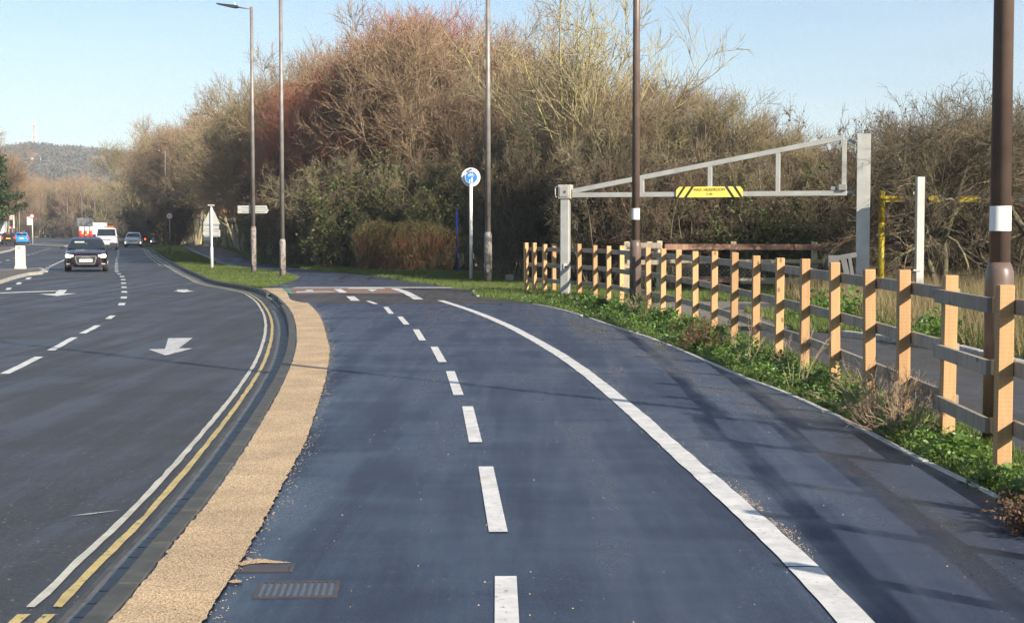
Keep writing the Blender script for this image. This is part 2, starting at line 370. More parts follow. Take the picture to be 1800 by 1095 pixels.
def ysamp(a, b, step0=0.12, grow=0.02):
    out = [a]
    while out[-1] < b: out.append(out[-1] + max(step0, grow * abs(out[-1])))
    out[-1] = b; return np.array(out)
def strip(name, fl, fr, ys, z, mat, nx=1, parent=None, skirt=0.0, kind='structure'):
    """flat sheet between two plan curves"""
    n = len(ys); L = fl(ys); R = fr(ys); V = []; cols = nx + 1
    for c in range(cols):
        t = c / nx; V.append(np.stack([L * (1 - t) + R * t, ys, np.full(n, z)], 1))
    V = np.concatenate(V); Q = []
    for c in range(nx):
        i = np.arange(n - 1); Q.append(np.stack([c*n+i, (c+1)*n+i, (c+1)*n+i+1, c*n+i+1], 1))
    Q = np.concatenate(Q)
    if skirt:
        b = len(V); A = V[:n].copy(); A[:, 2] -= skirt; B = V[-n:].copy(); B[:, 2] -= skirt; m = len(V) - n
        V = np.concatenate([V, A, B]); i = np.arange(n - 1)
        Q = np.concatenate([Q, np.stack([i, i+1, b+i+1, b+i], 1), np.stack([m+i+1, m+i, b+n+i, b+n+i+1], 1)])
    o = np_obj(name, V, Q, mat, parent)
    if parent is None: o['kind'] = kind
    return o
const = lambda v: (lambda Y: np.full(np.shape(Y), float(v)))
off = lambda f, d: (lambda Y: f(Y) + d)

# ------------------------------------------------------------------ the ground
np_obj('ground', [(-1450, -60, -0.3), (700, -60, -0.3), (700, 1770, -0.3), (-1450, 1770, -0.3)], [(0, 1, 2, 3)], M_soil)['kind'] = 'structure'
road = strip('road', const(-260), off(K, -0.10), ysamp(-14, 250, 0.4), ROADZ, M_road, 1)
far_road = strip('far_road', const(-260), const(10), np.array([250.0, 322.0]), ROADZ, M_road, 1)
verge = strip('verge', off(K, 0.0), const(120), ysamp(-14, 250, 0.4), -0.02, M_grassground, 1, skirt=0.1)
far_verge = strip('far_verge', const(-400), const(200), np.array([322.0, 620.0]), -0.05, M_grassground, 1)
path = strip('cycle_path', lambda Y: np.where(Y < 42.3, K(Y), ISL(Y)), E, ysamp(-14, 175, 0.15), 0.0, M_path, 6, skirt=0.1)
strip('path_patch', off(K, 0.02), off(E, -0.01), ysamp(33.6, 41.6, 0.2), 0.004, M_patch, 2, path)

# ragged strip of buff aggregate beside the kerb
def ragged(f, amp, seed):
    r = np.random.default_rng(seed); t = np.linspace(-20, 60, 4800); nz = r.normal(0, 1, 4800); nz = np.convolve(nz, np.ones(3) / 3, 'same') + 0.6 * np.convolve(r.normal(0, 1, 4800), np.ones(14) / 14, 'same')
    return lambda Y: f(Y) + amp * np.interp(Y, t, nz)
strip('buff_strip', ragged(off(K, 0.012), 0.008, 1), ragged(BUFF, 0.009, 2), ysamp(-14, 33.75, 0.045, 0.003), 0.008, M_buff, 3, path)
strip('buff_strip', off(K, 0.01), ragged(BUFF2, 0.015, 3), ysamp(33.76, 42.2, 0.1), 0.010, M_buff, 2, path)

pixpoly_later = [(418, 992), (436, 986.5), (455, 984), (470, 985.5), (484, 988), (500, 989.5), (512, 991), (490, 992), (462, 991.6), (440, 993), (424, 997)]
pixpoly_drift = [(398, 1025), (412, 1021), (425, 1022), (424, 1026), (408, 1027)]
# kerb stones and channel blocks, each a piece
def tangent(f, y): 
    d = (f(y + 0.05) - f(y - 0.05)) / 0.1; L = math.hypot(d, 1); return Vector((float(d) / L, 1 / L, 0))
kerb = empty('kerb', (0, 0, 0)); kerb['kind'] = 'structure'
def block_between(f, y0, y1, o0, o1, z0, z1, name, mat, parent, bev=0.006):
    pts = []
    for y in (y0, y1):
        t = tangent(f, y); nrm = Vector((t.y, -t.x, 0)); c = Vector((float(f(y)), y, 0))
        for o in (o0, o1): pts.append(c - nrm * o)
    a, b, c, d = pts                # a: y0,o0  b: y0,o1  c: y1,o0  d: y1,o1
    m = MB(); v = [(p.x, p.y, z) for z in (z0, z1) for p in (a, b, d, c)]
    m.add(v, [(0,1,2,3),(4,7,6,5),(0,4,5,1),(1,5,6,2),(2,6,7,3),(3,7,4,0)])
    return m.build(name, mat, parent, bev)
y = -3.0
while y < 76:
    L = 0.9 if y < 50 else 1.8
    ztop = 0.006 if not 32.9 < y < 38.6 else -0.085
    block_between(K, y + 0.002, y + L - 0.003, 0.0, 0.125, -0.25, ztop + random.uniform(-0.002, 0.002), 'kerb_stone', M_kerb2 if 36.6 < y < 39.2 else M_kerb, kerb, 0.014)
    y += L
while y < 170:
    block_between(K, y, y + 4.98, 0.0, 0.125, -0.25, 0.004, 'kerb_stone', M_kerb, kerb, 0.012); y += 5
y = 4.0
while y < 33:
    block_between(K, y + 0.004, y + 0.246, 0.128, 0.30, -0.2, ROADZ + 0.006 + random.uniform(0, 0.003), 'channel_block', M_chan, kerb, 0.005); y += 0.25
strip('channel_bed', off(K, -0.33), off(K, -0.10), ysamp(-14, 33, 0.3), ROADZ + 0.003, M_kerb, 1, kerb)
strip('channel_strip', off(K, -0.33), off(K, -0.126), ysamp(39, 110, 0.5), ROADZ + 0.006, M_chan, 1, kerb)

# concrete edging along the fence side of the path
edging = empty('path_edging'); edging['kind'] = 'structure'
y = 6.9
while y < 33:
    if not (27.5 < y < 28.2): block_between(E, y + 0.003, y + 0.91, -0.055, 0.0, -0.1, 0.010 + random.uniform(-0.003, 0.003), 'edging_stone', M_edge, edging, 0.006)
    y += 0.915
block_between(E, 37.2, 40.6, -0.09, 0.0, -0.1, 0.02, 'edging_stone', M_edge, edging, 0.006)

# ------------------------------------------------------------------ painted markings (sheets 4 mm up)
def poly_sheet(name, pts, z, mat, parent):
    me = bpy.data.meshes.new(name); me.from_pydata([(x, y, z) for x, y in pts], [], [tuple(range(len(pts)))]); me.update(); me.materials.append(mat)
    bm = bmesh.new(); bm.from_mesh(me); bmesh.ops.triangulate(bm, faces=bm.faces); bmesh.ops.recalc_face_normals(bm, faces=bm.faces)
    for f in bm.faces:
        if f.normal.z < 0: f.normal_flip()
    bm.to_mesh(me); bm.free()
    return link(bpy.data.objects.new(name, me), parent)
def band(name, f, y0, y1, w, z, mat, parent, step=0.2, seed=None):
    ys = ysamp(y0, y1, step, 0.01); sl = np.gradient(f(ys), ys); hw = w / 2 * np.sqrt(1 + sl**2); r = np.random.default_rng(seed or 5)
    j1, j2 = r.normal(0, 0.003, len(ys)), r.normal(0, 0.003, len(ys)); X = f(ys); n = len(ys); i = np.arange(n - 1)
    V = np.concatenate([np.stack([X - hw + j1, ys, np.full(n, z)], 1), np.stack([X + hw + j2, ys, np.full(n, z)], 1)])
    return np_obj(name, V, np.stack([i, n + i, n + i + 1, i + 1], 1), mat, parent)

WL = curve([(1505,1095),(1417,1003),(1197,800),(1100,713),(994.5,630.5),(944,600),(893,573),(833,548),(774,528.3)], pre=[(-6, 1.9)])
for a, b in ((-4, 7.22), (7.24, 19.15), (19.17, 21.5), (21.52, 35.0)): band('white_edge_line', WL, a, b, 0.150, 0.006, M_white, path, seed=int(b))
WL2 = curve([(693,508),(712,514.5),(724.4,521),(736,527.6)])
band('white_edge_line', WL2, rowd(527.6), rowd(508), 0.22, 0.016, M_white, path)
CD = [((593,509),(604,515.5)),((615.6,522),(625,529.8)),((646.7,529.4),(660.8,534.7)),((678,540),(688,552)),((703,557),(715,571)),((731,579.5),(743,599)),((763,610),(778,637)),((791.5,653),(806,695)),((822,715),(836,778)),((854,821),(876,936)),((889,1014),(892,1130))]
for i, (a, b) in enumerate(CD):
    (x0, y0), (x1, y1) = G(*a), G(*b); d = Vector((x0 - x1, y0 - y1)).normalized(); nx, ny = d.y * 0.05, -d.x * 0.05
    if i < 2: nx, ny = 0.1, 0
    poly_sheet('white_dash', [(x1 - nx, y1 - ny), (x1 + nx, y1 + ny), (x0 + nx, y0 + ny), (x0 - nx, y0 - ny)], 0.0155 if i < 2 else 0.006, M_white, path)

# crossing band: red paving, green corner, white marks, pale threshold line
def pixpoly(name, pix, z, mat, parent, gz=0.0): return poly_sheet(name, [G(x, y, gz) for x, y in pix], z, mat, parent)
pixpoly('red_paving', [(512,517.5),(715,516.5),(690,508),(497,507.6)], 0.012, M_brick, path)
pixpoly('green_patch', [(497,508.5),(508,508.5),(516,516.5),(509,517.4)], 0.016, M_green_p, path)
pixpoly('threshold_line', [(512,507.3),(640,507.3),(795,507.3),(792,505.8),(640,505.6),(520,505.8)], 0.016, M_edge, path)
pixpoly('white_bar', [(612,508.9),(678,508.9),(672,507.6),(612,507.8)], 0.020, M_white, path)
pixpoly('cycle_symbol', [(520,516),(595,514.8),(575,513.4),(552,513.4),(549,510.4),(540,510.4),(535,513.0),(521,513.6)], 0.020, M_white_worn, path)
pixpoly('give_way_triangle', [(645,510),(664,510),(654,514.2)], 0.020, M_white, path)

pixpoly('buff_spill', pixpoly_later, 0.0085, M_buff, path); pixpoly('buff_spill', pixpoly_drift, 0.0085, M_buff, path)
# yellow double lines
band('yellow_line', off(K, -0.395), 6.93, 75, 0.046, ROADZ + 0.006, M_yellow, road, 0.25, 3)
band('yellow_line', off(K, -0.51), 6.93, 75, 0.046, ROADZ + 0.006, M_yellow_pale, road, 0.25, 4)
band('yellow_line', off(K, -0.395), -8, 6.80, 0.055, ROADZ + 0.006, M_yellow, road, 0.25, 6)
band('yellow_line', off(K, -0.51), -8, 6.80, 0.055, ROADZ + 0.006, M_yellow, road, 0.25, 8)
band('yellow_line', off(K, -0.50), 75, 170, 0.07, ROADZ + 0.006, M_yellow, road, 0.8, 9)
band('yellow_line', off(K, -0.75), 75, 170, 0.07, ROADZ + 0.006, M_yellow, road, 0.8, 10)

# carriageway centre dashes
RC = curve([(8,657.5),(69,627.5),(131,593.5),(172,572.5),(198,555),(214,535.3),(218,521.5),(218.5,510.5),(217,497.3),(215,487),(206,478.4),(204.6,472.4),(204.8,463.4),(205,457.5),(207,450),(208,437.3)], ROADZ, pre=[(5, -5.2)])
rows = [(657.5, 627.5), (616.3, 593.6), (586.6, 572.4), (561, 555)]
for a, b in rows: band('centre_dash', RC, rowd(a, ROADZ), rowd(b, ROADZ), 0.115, ROADZ + 0.006, M_white, road, 0.3)
yy = rowd(537, ROADZ)
while yy < 140: band('centre_dash', RC, yy, yy + 0.95 + yy * 0.004, 0.15, ROADZ + 0.006, M_white, road, 0.3); yy += 3.55
def rpix(name, pix, mat=M_white): return pixpoly(name, pix, ROADZ + 0.006, mat, road, ROADZ)
rpix('lane_arrow', [(291,625.4),(261,614.6),(290,613.8),(295.6,595.2),(339,594.3),(314.5,612.6),(339,612.9)], M_white_worn)
rpix('lane_arrow', [(322,514.3),(304,511.8),(313,511.4),(309.5,509.2),(332,509.0),(330,511.2),(343,511.8)])
rpix('lane_arrow', [(100,520.6),(68,517.2),(96,516.8),(103,510),(118,510),(112,516.4),(136,516)])
rpix('lane_arrow_tail', [(0,516.2),(0,514.8),(103,511),(102,512.2)])
for x, y in ((15, 508), (33, 498.4), (50, 489.6)): rpix('lane_dash', [(x-6, y+1.9), (x+2.5, y+1.9), (x+6, y-1.8), (x-2, y-1.8)])
LD = curve([(4.3,460),(21.7,455.4),(47.7,449),(65,443.5),(86.7,437)], ROADZ)
yy = rowd(462, ROADZ)
while yy < 146: band('lane_dash', LD, yy, yy + 1.6, 0.2, ROADZ + 0.006, M_white, road, 0.5); yy += 6.2
for i in range(9):
    t = i / 8; x, y = 84 + 34 * t, 470.5 - 16 * t
    rpix('median_dash', [(x-3.2, y+0.9), (x+1.0, y+0.9), (x+3.2, y-0.7), (x-0.6, y-0.7)])
rpix('hatch_mark', [(79,479),(84,479),(87,470),(81,470)])
# worn scratches of paint on the near lane
rpix('paint_scuff', [(122,908),(160,904.6),(215,897),(160,903)], M_white_worn)

# gully grate and cover in the path
gx, gy = G(522, 1036)
gr = empty('gully_grate', (gx, gy, 0), 0.06); gr.parent = None
tag(gr, 'slotted cast iron gully grate sunk in the cycle path', 'grate')
m = MB(); W, D = 0.345, 0.29
for sx in (-1, 1): m.box((sx * W / 2, 0, -0.001), (0.025, D + 0.025, 0.012)); 
for sy in (-1, 1): m.box((0, sy * D / 2, -0.0005), (W - 0.025, 0.025, 0.012))
m.build('grate_frame', M_iron, gr, 0.003)
for i in range(10):
    MB().box((-W/2 + 0.035 + i * (W - 0.07) / 9, 0, -0.001), (0.016, D - 0.026, 0.012)).build('grate_bar', M_iron, gr, 0.003)
MB().box((0, 0, 0.0005), (W - 0.025, D - 0.025, 0.003)).build('grate_well', M_void, gr)
hx, hy = G(466, 999)
hc = empty('access_cover', (hx, hy, 0), 0.05); tag(hc, 'small flat iron access cover at the edge of the buff strip', 'cover')
m = MB()
for sx in (-1, 1): m.box((sx * 0.125, 0, -0.003), (0.022, 0.155, 0.016))
for sy in (-1, 1): m.box((0, sy * 0.066, -0.0025), (0.228, 0.02, 0.016))
m.build('cover_frame', M_iron, hc, 0.003)
MB().box((0, 0, -0.001), (0.226, 0.11, 0.010)).build('cover_plate', M_iron, hc, 0.004)

# grit and leaf crumbs strewn over the path
def scatter_bits(name, n, fx, mat, smin, smax, label, cat, seed, flat=0.6):
    r = np.random.default_rng(seed); P = fx(r, n); n = len(P); s = r.uniform(smin, smax, n) ** 1.0
    base = np.array([(1,0,0),(-0.5,0.87,0),(-0.5,-0.87,0),(0,0,1.0)]); ang = r.uniform(0, 6.28, n); ca, sa = np.cos(ang), np.sin(ang)
    B = base[None] * s[:, None, None] * np.array([1, 0.8, flat]); x = B[..., 0] * ca[:, None] - B[..., 1] * sa[:, None]; y = B[..., 0] * sa[:, None] + B[..., 1] * ca[:, None]
    V = np.stack([x + P[:, None, 0], y + P[:, None, 1], B[..., 2] + P[:, None, 2]], -1).reshape(-1, 3)
    q = np.array([(0,1,3),(1,2,3),(2,0,3)]); Q = (q[None] + 4 * np.arange(n)[:, None, None]).reshape(-1, 3)
    o = np_obj(name, V, Q, mat); tag(o, label, cat, kind='stuff'); return o
def on_path(r, n):
    Y = 4.5 + 30 * r.uniform(0, 1, n) ** 1.5; L, R = BUFF(Y), E(Y); t = r.uniform(0, 1, n)
    return np.stack([L + (R - L) * t, Y, np.full(n, 0.002)], 1)
def by_line(r, n):
    Y = np.concatenate([r.normal(9.0, 0.35, n // 3), r.normal(8.1, .3, n // 3), r.uniform(7, 20, n - 2 * (n // 3))]); return np.stack([WL(Y) + 0.085 + np.abs(r.normal(0, 0.03, n)), Y, np.full(n, 0.002)], 1)
def by_buff(r, n):
    Y = 4 + 29 * r.uniform(0, 1, n) ** 1.4; return np.stack([BUFF(Y) + np.abs(r.normal(0, 0.05, n)), Y, np.full(n, 0.002)], 1)
M_grit = MAT('grit', (0.55, 0.42, 0.27), 0.9, 0.3, 5)
scatter_bits('grit', 480, on_path, M_grit, 0.003, 0.009, 'pale grit and stone crumbs strewn over the cycle path', 'grit', 1)
scatter_bits('leaf_crumbs', 420, on_path, MAT('leaf_crumb', (0.2, 0.09, 0.045), 0.9, 0.3, 5), 0.004, 0.012, 'brown leaf crumbs strewn over the cycle path', 'leaf litter', 2, 0.3)
scatter_bits('grit_drift', 500, by_line, M_grit, 0.002, 0.006, 'drift of grit along the solid white line', 'grit', 3)
scatter_bits('loose_aggregate', 900, by_buff, M_grit, 0.003, 0.007, 'loose buff aggregate along the edge of the buff strip', 'gravel', 4)

# ------------------------------------------------------------------ timber fence beside the path
FX = [(3.05,4.5),(3.15,7),(3.19,9.6),(3.27,11.2),(3.31,13.5),(3.36,17),(3.33,20),(3.2,25.5),(2.9,30),(2.45,34),(1.75,37.3),(0.95,39.5),(0.3,40.6)]
fxs = np.array([a for a, b in FX]); fys = np.array([b for a, b in FX])
def FEN(Y): return np.interp(Y, fys, fxs)
def fence_at(px):
    s = (px - CX) / F; ys = np.linspace(4.6, 40.6, 6000); g = FEN(ys) / (ys * (1 / CP)) - s      # column ray against the fence line
    k = np.argmin(np.abs(g)); return float(FEN(ys[k])), float(ys[k])
POSTX = [925,939.3,957,973.3,1018.4,1046,1069.6,1092.4,1114,1140,1165,1191.8,1222,1255,1290.4,1328.5,1369,1414.5,1468.5,1530,1589.5,1667,1766]
posts = [fence_at(x) for x in POSTX] + [(3.17, 8.2), (3.15, 6.8), (3.1, 5.4), (3.05, 4.0), (3.0, 2.6), (2.98, 1.2)]
fence = empty('timber_fence', (posts[-1][0], posts[-1][1], 0)); tag(fence, 'new pale timber post and three rail fence curving beside the cycle path', 'fence')
fo = Vector(fence.location)
def loc_in(o): return Vector(o.location)
def fdir(i):
    a = Vector(posts[max(i - 1, 0)]); b = Vector(posts[min(i + 1, len(posts) - 1)]); d = (a - b); return math.atan2(d.y, d.x) - math.pi / 2
pm = None
for i, (x, y) in enumerate(posts):
    if pm is None:
        o = MB().box((0, 0, 0.56), (0.098, 0.098, 1.40)).build('post', M_post, fence, 0.004); pm = o.data
    else: o = link(bpy.data.objects.new('post', pm), fence)
    o.location = Vector((x, y, random.uniform(-0.022, 0.018))) - fo; o.rotation_euler = (random.uniform(-.014, .014), random.uniform(-.014, .014), fdir(i) * 0.8 + random.uniform(-0.03, 0.03))
SWAP = {3, 7, 21}                                    # spans whose boards step out to the path side around a post or column
def rail_span(i, j, side, ext0=0.0, ext1=0.0):
    a, b = Vector((*posts[i], 0)), Vector((*posts[j], 0)); d = (b - a).normalized(); nrm = Vector((-d.y, d.x, 0))
    if nrm.x < 0: nrm = -nrm
    o_ = nrm * side * (0.049 + 0.020)
    a2, b2 = a - d * ext0 + o_, b + d * ext1 + o_; L = (b2 - a2).length
    for zc in (1.11, 0.70, 0.315):
        mb = MB().box((0, 0, 0), (0.036, 0.100, L - 0.004)); o = mb.build('rail', M_rail, fence, 0.003)
        mid = (a2 + b2) / 2; dz = random.uniform(-0.006, 0.006)
        o.location = Vector((mid.x, mid.y, zc + dz)) - fo
        # local z runs along the span, local y is up
        zx = (b2 - a2).normalized(); up = Vector((0, 0, 1)); xx = up.cross(zx).normalized()
        o.rotation_euler = Matrix((xx, up, zx)).transposed().to_euler()
for i in range(len(posts) - 1):
    if i in SWAP:
        rail_span(i, i + 1, -1, 0.10, -0.10)
        for zc in (1.11, 0.70, 0.315):                   # spacer block carrying the stepped-out board's near end
            p = Vector((*posts[i + 1], 0)); a = Vector((*posts[i], 0)); d = (a - p).normalized(); nrm = Vector((-d.y, d.x, 0)); nrm = nrm if nrm.x < 0 else -nrm
            q = p + d * 0.085 + nrm * 0.02
            MB().box((0, 0, 0), (0.07, 0.07, 0.10)).build('spacer_block', M_post, fence, 0.003, loc=Vector((q.x, q.y, zc)) - fo)
    else: rail_span(i, i + 1, 1, 0.0, 0.0)

# ------------------------------------------------------------------ car park side: lane, drive, kerb, low rail fence
cp_pts = [G(1130,590), G(1262,580), G(1420,581), G(1479,588), G(1684,617), (5.95,17.5), (6.3,12), (6.6,4), (6.8,-8), (3.7,-8), (3.6,8), (3.72,13), (3.75,20)]
poly_sheet('car_park_lane', cp_pts, -0.010, M_park, None)['kind'] = 'structure'
poly_sheet('car_park_drive', [(2.6,33.4),(3.4,26.2),(4.6,25.2),(5.4,27.6),(6.9,30.2),(7.6,32.2),(9.5,33.2),(9.5,34.8),(4.5,35.6)], -0.012, M_gravel, None)['kind'] = 'structure'
poly_sheet('car_park_path', [(4.2,31.2),(7.2,31.6),(9.6,33.0),(9.6,34.4),(5.0,33.6)], -0.006, M_park, None)['kind'] = 'structure'
pk = empty('car_park_kerb'); pk['kind'] = 'structure'
kp = [Vector((6.75,-2)), Vector((6.55,6)), Vector((6.25,12)), Vector((5.98,17.5)), Vector((5.95,20.3)), Vector((5.5,22.0)), Vector((5.05,23.3))]
for a, b in zip(kp, kp[1:]):
    n_ = max(1, round((b - a).length / 0.92))
    for k in range(n_):
        p, q = a.lerp(b, k / n_), a.lerp(b, (k + 1) / n_); d = (q - p).normalized() * 0.004
        MB().bar((p.x + d.x, p.y + d.y, 0.0), (q.x - d.x, q.y - d.y, 0.0), 0.13, 0.16).build('kerb_stone', M_edge, pk, 0.012)

RFY = 39.6
rf = empty('low_rail_fence', (7.0, RFY, 0)); tag(rf, 'weathered low timber rail fence with chicken wire in front of the hedge', 'fence')
rz = [((1105,431),(1165,428)),]
rx0, rx1 = (1100 - CX) / F * RFY, (1645 - CX) / F * RFY
px_posts = [1102, 1142, 1158, 1290, 1433, 1580]
for k, px in enumerate(px_posts):
    X = (px - CX) / F * RFY; yoff = 0.0 if k not in (2,) else -0.25
    MB().box((X - 7.0, 0.13 + yoff, 0.6), (0.14, 0.14, 1.42 if k != 2 else 1.46)).build('post', M_oldpost, rf, 0.01)
def rrail(x0, x1, z, h, mat, dy=0.0, t=0.05):
    a, b = (x0 - CX) / F * RFY - 7.0, (x1 - CX) / F * RFY - 7.0
    o = MB().box((0, 0, 0), (t, h, b - a)).build('rail', mat, rf, 0.006); o.location = ((a + b) / 2, dy, z); o.rotation_euler = Matrix(((0,1,0),(0,0,1),(1,0,0))).transposed().to_euler()
    o.rotation_euler = Matrix(((0, 0, 1), (1, 0, 0), (0, 1, 0))).to_euler()
rrail(1168, 1395, 1.17, 0.15, M_oldred); rrail(1396, 1636, 1.165, 0.15, M_oldred); rrail(1100, 1160, 1.20, 0.16, M_rail, -0.28)
rrail(1100, 1170, 0.78, 0.12, M_rail, -0.28); rrail(1171, 1450, 0.80, 0.10, M_oldpost); rrail(1451, 1640, 0.62, 0.11, M_oldred)
rrail(1171, 1300, 0.33, 0.16, M_oldred); rrail(1301, 1460, 0.30, 0.16, M_oldpost); rrail(1461, 1540, 0.27, 0.12, M_oldpost)
m = MB()
wx0, wx1 = (1168 - CX) / F * RFY - 7.0, (1470 - CX) / F * RFY - 7.0
n_ = int((wx1 - wx0) / 0.11)
for s in (-1, 1):
    for k in range(-8, n_ + 1):
        a = wx0 + k * 0.11; b = a + 0.42; z0, z1 = (0.36, 0.78) if s > 0 else (0.78, 0.36)
        if a < wx0 or b > wx1: continue
        m.bar((a, -0.045 - s * 0.004, z0), (b, -0.045 - s * 0.004, z1), 0.006, 0.006)
m.build('wire_netting', M_wire, rf)['kind'] = 'stuff'
# orange timber offcut leaning over the rail
oc = MB(); X = (1492 - CX) / F * RFY
oc.bar((X - 0.30, RFY - 0.20, 1.20), (X - 0.02, RFY - 0.20, 1.46), 0.05, 0.10); oc.bar((X, RFY - 0.20, 1.46), (X + 0.22, RFY - 0.20, 1.24), 0.05, 0.10)
tag(oc.build('timber_brace', M_tape, None, 0.004), 'small orange timber brace peaking above the low rail fence', 'brace')

# ------------------------------------------------------------------ height barrier over the car park entrance
LX, LY = 1.30, 37.4
RX, RY = (1516 - CX) / F * 35.2, 35.2
hb = empty('height_barrier', (LX, LY, 0)); tag(hb, 'grey steel height barrier gate with tapering lattice beam over car park entrance', 'barrier')
ho = Vector((LX, LY, 0)); dirb = (Vector((RX, RY, 0)) - ho).normalized(); perp = Vector((-dirb.y, dirb.x, 0))
ang = math.atan2(dirb.y, dirb.x)
MB().box((0, 0, 1.15), (0.20, 0.20, 2.5), ang).build('short_post', M_galv, hb, 0.006)
MB().box((0, 0, 2.53), (0.31, 0.26, 0.34), ang).build('lock_box', M_rusty, hb, 0.008)
lid = MB().box((0, 0, 2.53), (0.22, 0.30, 0.25), ang).build('lock_plate', M_galv, hb, 0.005)
MB().box((-0.02, -0.155, 2.53), (0.035, 0.02, 0.05)).build('lock_hole', M_black, hb)
MB().tube([(-0.155, -0.03, 2.66), (-0.24, -0.03, 2.65), (-0.25, -0.03, 2.60), (-0.25, -0.03, 2.46), (-0.24, -0.03, 2.41), (-0.155, -0.03, 2.40)], 0.013, 8).build('handle', M_galv, hb)
MB().box((0.01, -0.112, 0.72), (0.12, 0.012, 0.16)).build('label_plate', M_sheet_back, hb, 0.002)
MB().prism([(-0.03, 0.69), (0.05, 0.70), (0.04, 0.735), (0.0, 0.745), (-0.035, 0.715)], -0.122, -0.119).build('label_mark', M_black, hb)
MB().box((RX - LX, RY - LY, 1.80), (0.30, 0.26, 3.98), ang * 0.7).build('tall_post', M_galv, hb, 0.006)
def onbeam(px, Z=None):
    s = (px - CX) / F; t = (s * LY / CP * CP - LX) / (dirb.x - s * dirb.y); return dirb * t
zb = 2.45
pR = onbeam(1487); pS = onbeam(1006); pTop = onbeam(1481)
def V3(v, z): return (v.x, v.y, z)
MB().bar(V3(pS, zb), V3(pR, zb), 0.09, 0.115).build('bottom_chord', M_galv, hb, 0.004)
MB().bar(V3(pS, zb + 0.09), V3(pTop, 3.72), 0.09, 0.115).build('top_chord', M_galv, hb, 0.004)
for px in (1128, 1247, 1366, 1482):
    q = onbeam(px); t = (q - pS).length / (pTop - pS).length; zt = zb + 0.09 + (3.72 - zb - 0.09) * t
    MB().bar(V3(q, zb + 0.05), V3(q, zt - 0.045), 0.085, 0.10, (dirb.x, dirb.y, 0)).build('vertical_strut', M_galv, hb, 0.004)
q = onbeam(1484); q2 = onbeam(1501)
MB().bar(V3(q, 3.70), V3(q2, 3.58), 0.05, 0.07).build('hinge_bracket', M_galv_d, hb, 0.004)
MB().bar(V3(q, 2.47), V3(q2, 2.47), 0.05, 0.07).build('hinge_bracket', M_galv_d, hb, 0.004)
MB().bar(V3(onbeam(1484), 3.46), V3(onbeam(1502), 3.16), 0.02, 0.03).build('stay_rod', M_tape, hb)
MB().box(V3(onbeam(1464), 2.555), (0.14, 0.12, 0.09), ang).build('latch_block', M_galv_d, hb, 0.01)
MB().box(V3(onbeam(1480) - perp * 0.06, 2.58), (0.18, 0.10, 0.14), ang).build('latch_block', M_galv_d, hb, 0.01)
# angled closing frame beside the tall post
fx0 = (1500 - CX) / F * 34.8 - LX; fy0 = 34.8 - LY
m = MB(); m.bar((fx0 - 0.40, fy0, 0.97), (fx0 + 0.06, fy0, 1.05), 0.12, 0.11); m.bar((fx0 - 0.24, fy0, 0.95), (fx0 + 0.0, fy0, -0.02), 0.12, 0.13); m.bar((fx0 - 0.10, fy0 - 0.01, 0.97), (fx0 + 0.04, fy0 - 0.01, 0.12), 0.08, 0.12)
m.build('closing_frame', M_frame_g, hb, 0.004)
MB().box((fx0 - 0.47, fy0 - 0.05, 0.90), (0.27, 0.08, 0.27)).build('counterweight', M_frame_g, hb, 0.02)
# sign on the beam
sg = empty('headroom_sign', (0, 0, 0)); tag(sg, 'yellow MAX. HEADROOM 2.1M sign with black corner stripes on the barrier beam', 'sign')
sc_ = ho + onbeam(1247); yaw = ang
sg.location = (sc_.x - perp.x * 0.075, sc_.y - perp.y * 0.075, 2.50); sg.rotation_euler = (0, 0, yaw)
w, h, c = 0.79, 0.125, 0.07
MB().prism([(-w + c, h), (-w, h - c), (-w, -h), (w, -h), (w, h - c), (w - c, h)], -0.006, 0.006).build('sign_panel', M_signyellow, sg)
for s in (-1, 1):
    for k in (0.035, 0.19):
        x0 = -w + k; m = MB(); t_ = 0.065
        out = [(x0, -h), (x0 + t_, -h), (x0 + t_ + 0.17, h), (x0 + 0.17, h)] if k > 0.1 else [(x0 - 0.03, -h), (x0 + t_ - 0.04, -h), (x0 + t_ + 0.13, h), (x0 + 0.13, h)]
        if s > 0: out = [(-x, z) for x, z in out]
        m.prism(out, -0.009, -0.0065).build('stripe', M_black, sg)
M_letter = MAT('sign_lettering', (0.10, 0.06, 0.015), 0.5, 0.1, 4)
text_obj('lettering', 'MAX. HEADROOM', 0.088, M_letter, sg, (0, -0.0085, 0.05), sx=1.02)
text_obj('lettering', '2.1M', 0.075, M_letter, sg, (0, -0.0085, -0.055), sx=1.0)

# yellow and black height gauge, pale steel post
gy_ = 36.4
gX = (1548.5 - CX) / F * gy_
gg = empty('height_gauge', (gX, gy_, 0)); tag(gg, 'yellow post with yellow and black height bar in front of hawthorn', 'barrier')
MB().tube([(0, 0, -0.2), (0, 0, 1.78)], 0.075, 14).build('lower_post', M_gaugeyellow, gg)
MB().tube([(0, 0, 1.78), (0, 0, 1.81)], 0.077, 14).build('joint_ring', M_tape, gg)
MB().tube([(0, 0, 1.81), (0, 0, 2.50), (0, 0, 2.53)], [0.078, 0.078, 0.082], 14).build('upper_post', M_gaugeyellow, gg)
xs = [0.07, 0.49, 1.09, 1.37, 1.70, 2.33, 2.72, 3.1, 3.95]
for k in range(8): MB().box(((xs[k] + xs[k+1]) / 2, 0, 2.34), (xs[k+1] - xs[k] - 0.002, 0.12, 0.14)).build('bar_section', M_gaugeyellow if k % 2 == 0 else M_gaugeblack, gg)
MB().tube([(3.95, 0, -0.2), (3.95, 0, 2.5)], 0.075, 14).build('end_post', M_gaugeyellow, gg)
wY = 34.0; wX = (1615.5 - CX) / F * wY
wp = empty('steel_post', (wX, wY, 0)); tag(wp, 'plain square pale steel post standing in dry grass', 'post')
